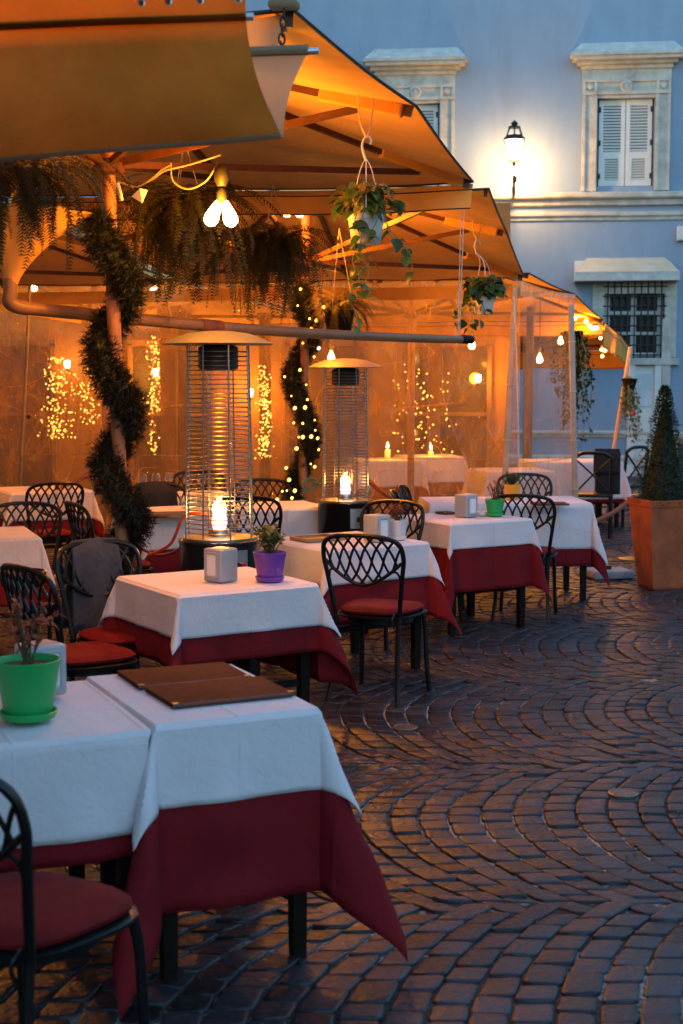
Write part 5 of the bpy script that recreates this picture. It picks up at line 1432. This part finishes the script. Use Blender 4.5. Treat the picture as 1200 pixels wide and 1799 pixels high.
def cables():
    mb = MB(); hub = Vector((apexA.x, apexA.y, 2.76))
    s1 = at(505, 222, 7.1)
    pts = [hub + Vector((.05, -.06, -.03)), at(232, 322, 7.3), at(262, 318, 7.25), at(290, 300, 7.2), at(330, 290, 7.2), tA + Vector((0, 0, .0))]
    mb.tube(catmull(pts, 8), .005, 6)
    pts = [at(205, 318, 7.3), at(240, 328, 7.28), at(268, 312, 7.22), at(285, 298, 7.2), at(300, 290, 7.2)]
    mb.tube(catmull(pts, 8), .0042, 6)
    pts = [at(300, 286, 7.2), at(304, 318, 7.2), at(330, 332, 7.2), at(362, 318, 7.18), at(383, 285, 7.16)]
    mb.tube(catmull(pts, 8), .0042, 6)
    tag(mb.build('lamp_cable', 'cream_cable'), 'cream cables draped along the strut to the glaring bulbs', 'cable')
    c = at(247, 345, 7.2); pg = MB(); pg.add([c + Vector(v) for v in ((-.045, 0, .0), (0, -.02, .035), (.035, 0, .03), (.01, -.02, -.035), (0, .02, 0))], [(0, 3, 1), (1, 3, 2), (0, 1, 4), (1, 2, 4), (0, 4, 3), (3, 4, 2)])
    tag(pg.build('cable_tag', 'napkin', smooth=False), 'folded pale tag hanging on the lamp cables', 'tag')
    c = at(206, 322, 7.28); pl = MB(); pl.tube([c, c + Vector((.01, 0, -.04)), c + Vector((.022, 0, -.085))], [.010, .013, .008], 8)
    tag(pl.build('cable_plug', 'ceramic'), 'white plug dangling at the umbrella hub', 'plug')
cables()
# pole peg with chain
pg = MB(); c = at(203, 362, 7.42); pg.tube([c, c + Vector((.045, -.01, .0))], .006, 6)
pg.tube([c + Vector((.055, 0, -.016 + .016 * math.sin(t) * 1)) + Vector((.014 * math.cos(t), 0, 0)) for t in [6.283 * k / 12 for k in range(12)]], .003, 5, closed=True)
for i in range(9):
    t = i / 8; p = c + Vector((.055 + .03 * t, 0, -.03 - .10 * math.sin(t * 3.14) + .12 * t * t)); pg.ico(p, .006, 1)
tag(pg.build('pole_pin', 'red_wood'), 'locking pin with ring and chain on the front umbrella pole', 'pin')

# ================================================================== HANGING PLANTS
def frond_mesh(L_, seed, a0, drop):
    q = random.Random(seed); mb = MB(); n = 34
    pts = [Vector((0, 0, 0))]
    for i in range(1, n + 1):
        t = i / n; a = a0 + (R(-86) - a0) * min(1, t * drop) ** .75
        pts.append(pts[-1] + Vector((.12 * math.sin(t * 4 + seed), math.cos(a), math.sin(a))) * L_ / n)
    mb.tube(pts, [.0020 * (1 - .7 * i / n) for i in range(n + 1)], 4)
    for i in range(3, n):
        t = i / n; w = L_ * .085 * min(1, t * 4) * (1 - t) ** .45 + .004
        d = (pts[i + 1] - pts[i]).normalized()
        for s in (-1, 1):
            e = Vector((s, 0, 0)) * w * q.uniform(.8, 1.1) + d * w * q.uniform(.2, .55) + Vector((0, 0, -w * q.uniform(.0, .5)))
            h = d * L_ / n * .30
            mb.add([pts[i] - h * .7, pts[i] + h, pts[i] + e + h * .3, pts[i] + e * .92 - h * .3], [(0, 1, 2, 3)])
    return mb.mesh('frond', M['fern_leaf'], smooth=False)
FR = [frond_mesh(.5, i, R(a), d) for i, (a, d) in enumerate(((70, .9), (55, 1.25), (35, 1.7), (60, 1.05), (25, 1.9), (75, .75)))]
def fern(label, c, n, L_, seed, top, pot=True, up=0.0):
    T = thing('hanging_fern', label, 'fern', c, 0, 'hanging ferns'); q = random.Random(seed)
    if pot:
        mb = MB(); mb.lathe([(.07, -.17), (.09, -.16), (.115, -.02), (.12, 0), (.10, -.01), (0, -.015)], 20); mb.build('basket', 'dark_wood', T)
    hg = MB()
    for k in range(3):
        a = 2.1 * k; hg.tube([(.11 * math.cos(a), .11 * math.sin(a), 0), (0, 0, max(.1, top - c.z))], .0022, 4)
    hg.build('hanger', 'cord', T)
    for i in range(n):
        o = link('frond', q.choice(FR), T); o.location = (q.uniform(-.05, .05), q.uniform(-.05, .05), -.01)
        s = L_ / .5 * q.uniform(.5, 1.15)
        o.scale = (s * q.uniform(.85, 1.1), s, s * q.uniform(.9, 1.1)); o.rotation_euler = (R(q.uniform(-14, 12) + up), R(q.uniform(-14, 14)), q.uniform(0, 6.28))
    return T
fern('large fern hanging at the upper left under the canvas trough', at(42, 300, 5.25), 130, .42, 1, 2.75, False)
fern('big arching fern hanging behind the glaring bulbs', at(325, 372, 7.9), 240, .60, 2, 2.95)
fern('dark drooping fern hanging right of the glaring bulbs', at(480, 430, 9.3), 230, .54, 3, 2.9)
fern('light green fern beside the top of the lit garland', at(596, 545, 11.0), 110, .40, 4, 2.8, True, 20)
def leaf_mesh(mat):
    V, Fc = leaf_pts(1, .42, .3, .35); mb = MB(); mb.add(V, Fc); return mb.mesh('leaf', mat)
LM = [leaf_mesh(M['leaf']), leaf_mesh(M['leaf']), leaf_mesh(M['leaf_yellow']), leaf_mesh(M['leaf_dark'])]
def pothos(label, c, r, h, hook, n, ls, vines, seed, weights):
    T = thing('hanging_pot', label, 'hanging plant', c, 0, 'trailing plants in white hanging pots'); q = random.Random(seed)
    mb = MB(); mb.lathe([(0, -h), (r * .72, -h), (r * .76, -h + .006), (r * .95, -.028), (r * .96, -.024), (r, -.022), (r * 1.02, .0), (r * .97, .002), (r * .94, -.006), (r * .9, -.02)], 32); mb.build('pot', 'white_pot', T)
    mb = MB(); mb.lathe([(r * .92, -.016), (0, -.008)], 20); mb.build('soil', 'soil', T)
    hk = hook - c
    st = MB()
    for k in range(3):
        a = 2.1 * k + .5; st.tube(catmull([(r * math.cos(a), r * math.sin(a), -.005), (r * .4 * math.cos(a), r * .4 * math.sin(a), hk.z * .55), (hk.x, hk.y, hk.z - .10)], 6), .0026, 5)
    st.build('strap', 'white_pot', T)
    hm = MB(); hm.tube(catmull([hk + Vector(v) for v in ((0, 0, -.11), (-.012, 0, -.075), (-.018, 0, -.04), (-.006, 0, -.008), (.014, 0, -.002), (.024, 0, -.02), (.02, 0, -.036))], 6), [.0055] * 37, 8); hm.build('hook', 'white_pot', T)
    lp = MB()
    lp.tube(catmull([hk + Vector(v) for v in ((0, 0, -.004), (-.03, 0, .08), (-.035, 0, .22), (0, 0, .27), (.03, 0, .2), (.026, 0, .08), (.006, 0, -.004))], 6), .0045, 6); lp.build('loop', 'cord', T)
    def leafat(p, s, out):
        o = link('leaf', q.choices(LM, weights)[0], T); o.location = p; s *= q.uniform(.75, 1.2); o.scale = (s, s, s)
        o.rotation_euler = (R(q.uniform(-60, 10)), R(q.uniform(-30, 30)), math.atan2(-out.x, out.y) + q.uniform(-.9, .9))
    stm = MB()
    for i in range(n):
        a = q.uniform(0, 6.28); rr = r * q.uniform(.2, 1.55); z = q.uniform(-.02, .11) * (r / .09) + .04 - max(0, rr - r) * .8
        p = Vector((rr * math.cos(a), rr * math.sin(a), z)); leafat(p, ls, Vector((math.cos(a), math.sin(a), 0)))
        stm.tube(catmull([(p.x * .3, p.y * .3, -.01), (p.x * .7, p.y * .7, z * .8 + .02), p], 3), .002, 4)
    for (ax, ay, ln, sway) in vines:
        pts = [Vector((r * ax * .9, r * ay * .9, 0)), Vector((r * ax * 1.25, r * ay * 1.25, .015))]
        m = int(ln / .035)
        for k in range(m):
            t = (k + 1) / m; pts.append(Vector((r * ax * 1.3 + sway * t + .018 * math.sin(k * 1.3 + ax * 5), r * ay * 1.3 + .012 * math.cos(k * 1.1), -ln * t)))
        stm.tube(catmull(pts, 3), .0024, 5)
        for k in range(2, len(pts)):
            if q.random() < .75: leafat(pts[k], ls * .85, Vector((q.uniform(-1, 1), q.uniform(-1, .3), 0)))
    stm.build('vine', 'vine', T)
    return T
p1 = at(643, 378, 6.95); h1 = at(643, 240, 6.95)
pothos('white hanging pot with long trailing variegated vines under the front umbrella', p1, .088, .135, h1, 88, .08, ((-.3, -.9, .52, -.03), (-.1, -.9, .40, .01), (.6, -.7, .27, .17), (.8, -.4, .20, .10), (.3, -.9, .30, -.05)), 5, (5, 3, 3, 1))
p2 = at(850, 520, 11.05); h2 = at(838, 436, 11.05)
pothos('dark leafy plant tilting in a white hanging pot under the second umbrella', p2, .085, .13, h2 + Vector((0, 0, .06)), 150, .085, ((-.9, -.4, .22, -.08), (-.6, -.8, .25, -.04), (-1, 0, .2, -.12), (-.2, -.9, .18, .0)), 8, (3, 1, 1, 8))
def ivy(label, c, w, ln, n, seed, mat, bulk, flower=None):
    T = thing('hanging_ivy', label, 'hanging ivy', c, 0, 'hanging ivy baskets'); q = random.Random(seed)
    lf = MB(); st = MB()
    def leaf(p, s):
        V, Fc = leaf_pts(s * q.uniform(.7, 1.2), s * .42, .2, .3)
        Rm = Matrix.Rotation(q.uniform(0, 6.28), 3, 'Z') @ Matrix.Rotation(q.uniform(-1.2, .4), 3, 'X')
        lf.add([p + Rm @ Vector(v) for v in V], Fc)
    for i in range(n):
        a = q.uniform(0, 6.28); rr = w * abs(q.gauss(0, .38)) + .03; l2 = ln * q.uniform(.3, 1) ** 1.2 * (1.15 - .3 * rr / w)
        x, y = rr * math.cos(a), rr * math.sin(a); sw = q.uniform(-.12, .12) * l2
        pts = [Vector((x * min(1, .3 + 2 * t) + sw * t, y * min(1, .3 + 2 * t), .10 * math.sin(min(1, t * 4) * 3.14) * .5 - l2 * t)) for t in [k / 10 for k in range(11)]]
        st.tube(pts, .0025, 4)
        for k in range(int(l2 / .022 * bulk)):
            t = q.random() * 10; j = min(9, int(t)); leaf(pts[j].lerp(pts[j + 1], t - j) + Vector((q.gauss(0, .015), q.gauss(0, .015), 0)), .042)
    mb = MB(); mb.lathe([(.06, -.14), (.10, 0), (.09, .0), (0, -.01)], 14); mb.build('basket', 'dark_wood', T)
    mb = MB(); mb.tube([(0, 0, 0), (0, 0, .25)], .004, 4); mb.build('hanger', 'cord', T)
    st.build('stems', 'vine', T); o = lf.build('leaves', mat, T); o['kind'] = 'stuff'
    if flower:
        f = MB(); f.ico(flower, .03, 2); f.build('flower', 'red_plastic', T)
ivy('long dark ivy hanging behind the pale wrapped post', at(1008, 582, 14.6), .30, 1.05, 46, 3, 'leaf_dark', 1.0)
ivy('narrow trailing ivy with a red flower by the slanted wooden pole', at(1106, 665, 17.8), .16, .75, 26, 4, 'leaf_olive', 1.2, (.04, -.1, -.42))
# string bulbs by the far umbrella
bb = MB(); bb.ico((0, 0, 0), 1, 2); bme = bb.mesh('bulb', M['string_bulb'])
def string_lights(label, pts, Y, rpx, cord):
    c = at(pts[0][0], pts[0][1], Y); T = thing('string_lights', label, 'string lights', c, 0, 'strings of bulbs under the far umbrella')
    P = []
    for (px, py) in pts:
        p = at(px, py, Y); b = link('bulb', bme, T); b.location = p - c; s = rpx * Y / F; b.scale = (s, s, s); P.append(p - c + Vector((0, 0, s * 1.6)))
        k = MB(); k.lathe([(.012, 0), (.012, .035)], 8, p - c + Vector((0, 0, s * .9))); k.build('socket', 'iron', T)
    mb = MB(); mb.tube(catmull([at(*cord[0], Y) - c] + P + [at(*cord[1], Y) - c], 4), .005, 5); mb.build('wire', 'iron', T)
    m = pts[len(pts) // 2]; lamp('string_light', at(m[0], m[1] - 4, Y - .1), 6, WARM, .1)
string_lights('upper string of round bulbs along the far umbrella edge', ((1010, 559), (1018, 553), (1023, 549), (1030, 565), (1036, 573), (1042, 577), (1048, 576)), 17.6, 3.6, ((1004, 545), (1062, 570)))
string_lights('lower string of round bulbs under the far orange umbrella', ((1055, 594), (1069, 598), (1057, 614), (1063, 616), (1076, 615), (1058, 626)), 19.6, 2.7, ((1050, 580), (1084, 600)))

# ================================================================== PLANTER, ROPES, SMALL STREET THINGS
def planter():
    b = gz(1157, 1037, 0) + Vector((.06, .18, 0))
    T = thing('terracotta_planter', 'tall tapered square terracotta planter at the right edge', 'planter', b, R(14))
    mb = MB(); H = .72
    prof = [(.0, .27), (.02, .285), (H - .06, .405), (H - .055, .418), (H, .43), (H, .385), (H - .05, .375)]
    V = []; 
    for z, s in prof: V += [(a * s / 2, b_ * s / 2, z) for a, b_ in ((-1, -1), (1, -1), (1, 1), (-1, 1))]
    Fc = [(i * 4 + k, i * 4 + (k + 1) % 4, (i + 1) * 4 + (k + 1) % 4, (i + 1) * 4 + k) for i in range(len(prof) - 1) for k in range(4)] + [(3, 2, 1, 0)]
    mb.add(V, Fc); mb.build('pot', 'terracotta', T, smooth=False, bevel=.006)
    mb = MB(); mb.box((0, 0, H - .06), (.37, .37, .02)); mb.build('soil', 'soil', T)
    S = thing('topiary_shrub', 'clipped cone shaped shrub growing in the terracotta planter', 'shrub', (b.x, b.y, H - .05))
    q = random.Random(2)
    mb = MB(); mb.tube([(0, 0, 0), (0, 0, .85)], .018, 8); mb.build('trunk', 'stem', S)
    lf = MB(); Hc = .93
    for i in range(5200):
        t = q.random() ** 1.3; z = .02 + t * Hc; rmax = .225 * (1 - t) ** .8 + .02
        a = q.uniform(0, 6.28); rr = rmax * math.sqrt(q.uniform(.25, 1)) * (1 + .30 * nz(math.cos(a) * 2.2, math.sin(a) * 2.2, z * 6) + .09 * q.gauss(0, 1))
        V, Fc = leaf_pts(q.uniform(.016, .03), .009, .2, .2)
        Rm = Matrix.Rotation(a - 1.57 + q.gauss(0, .7), 3, 'Z') @ Matrix.Rotation(q.uniform(-.4, 1.1), 3, 'X')
        p = Vector((rr * math.cos(a), rr * math.sin(a), z))
        lf.add([p + Rm @ Vector(v) for v in V], Fc)
    o = lf.build('leaves', 'leaf_dark', S, smooth=False); o['kind'] = 'stuff'
    cr = MB(); cr.lathe([(.16, .02), (.15, .15), (.10, .45), (.04, .75), (0, .85)], 12); cr.build('inner_branches', 'needles_core', S)
planter()
def rope(label, a, b, sag, r=.017):
    T = thing('barrier_rope', label, 'rope', (a.x, a.y, 0), 0, 'braided barrier ropes'); o = Vector((a.x, a.y, 0))
    n = 60; base = [a.lerp(b, i / n) - Vector((0, 0, sag * 4 * (i / n) * (1 - i / n))) - o for i in range(n + 1)]
    ln = (b - a).length
    for s in range(3):
        mb = MB(); mb.tube([p + Vector((math.sin(ln * 45 * i / n + 2.1 * s) * r * .5, math.cos(ln * 45 * i / n + 2.1 * s) * r * .3, math.cos(ln * 45 * i / n + 2.1 * s) * r * .5)) for i, p in enumerate(base)], r * .62, 6); mb.build('strand', 'rope', T)
    for e in (base[:3], base[-3:]):
        hk = MB(); hk.tube(e, r * 1.25, 8); hk.build('end_cap', 'brass', T)
def stanchion(label, px, py, Y, double=False):
    p = at(px, py, Y); T = thing('stanchion', label, 'barrier post', (p.x, p.y, 0), 0, 'rope barrier posts')
    mb = MB(); mb.tube([(0, 0, .02), (0, 0, p.z)], .02, 12); mb.build('post', 'brass', T)
    mb = MB(); mb.lathe([(.16, 0), (.16, .015), (.05, .03), (0, .03)], 24); mb.build('base', 'brass', T)
    mb = MB(); mb.lathe([(.03, -.03), (.034, -.02), (.03, 0), (.022, .02), (0, .035)], 16, (0, 0, p.z)); mb.build('finial', 'brass', T)
    return p
s1 = stanchion('brass barrier post left of the dark garland', 161, 832, 12.6)
rope('brown braided rope running left from the barrier post by the dark garland', s1, at(100, 857, 11.9), .01)
s2 = stanchion('brass barrier post hidden beside the far heater', 645, 860, 11.6)
rope('brown braided rope sloping right from the far heater', at(645, 842, 11.7), at(706, 884, 10.9), .02)
rope('brown braided rope at the foot of the lit garland', at(570, 880, 11.3), at(530, 897, 11.2), .01)
s3 = stanchion('barrier post behind the terracotta planter', 1118, 868, 13.4)
rope('brown braided rope running from the long far table to the planter', at(1114, 872, 13.3), at(1040, 918, 12.0), .03, .02)
cb = gz(1068, 1008, 0.03); o = thing('umbrella_weight', 'grey concrete weight on the cobbles left of the planter', 'weight', (cb.x, cb.y, 0), R(12))
mb = MB(); mb.box((0, 0, .035), (.36, .3, .07)); mb.build('slab', 'concrete', o, bevel=.015); mb = MB(); mb.lathe([(.03, .07), (.03, .10), (.0, .10)], 12); mb.build('socket', 'iron', o)
# menu board at the right edge
p = at(1198, 772, 15.5); o = thing('menu_board', 'dark menu board with an orange wooden top at the right edge', 'sign board', (p.x + .22, p.y, 0), R(-10))
mb = MB(); mb.box((0, .0, .62), (.50, .02, .74)); mb.build('board', 'board', o, smooth=False)
mb = MB()
for a in (-1, 1): mb.box((a * .265, .0, .50), (.035, .04, 1.0))
mb.box((0, 0, 1.015), (.565, .041, .04)); mb.box((0, 0, .23), (.494, .039, .04)); mb.build('frame', 'brown_frame', o, smooth=False)
mb = MB()
for a in (-1, 1): mb.bar((a * .25, .04, .95), (a * .25, .38, 0), .03, .025)
mb.build('rear_leg', 'brown_frame', o, smooth=False)
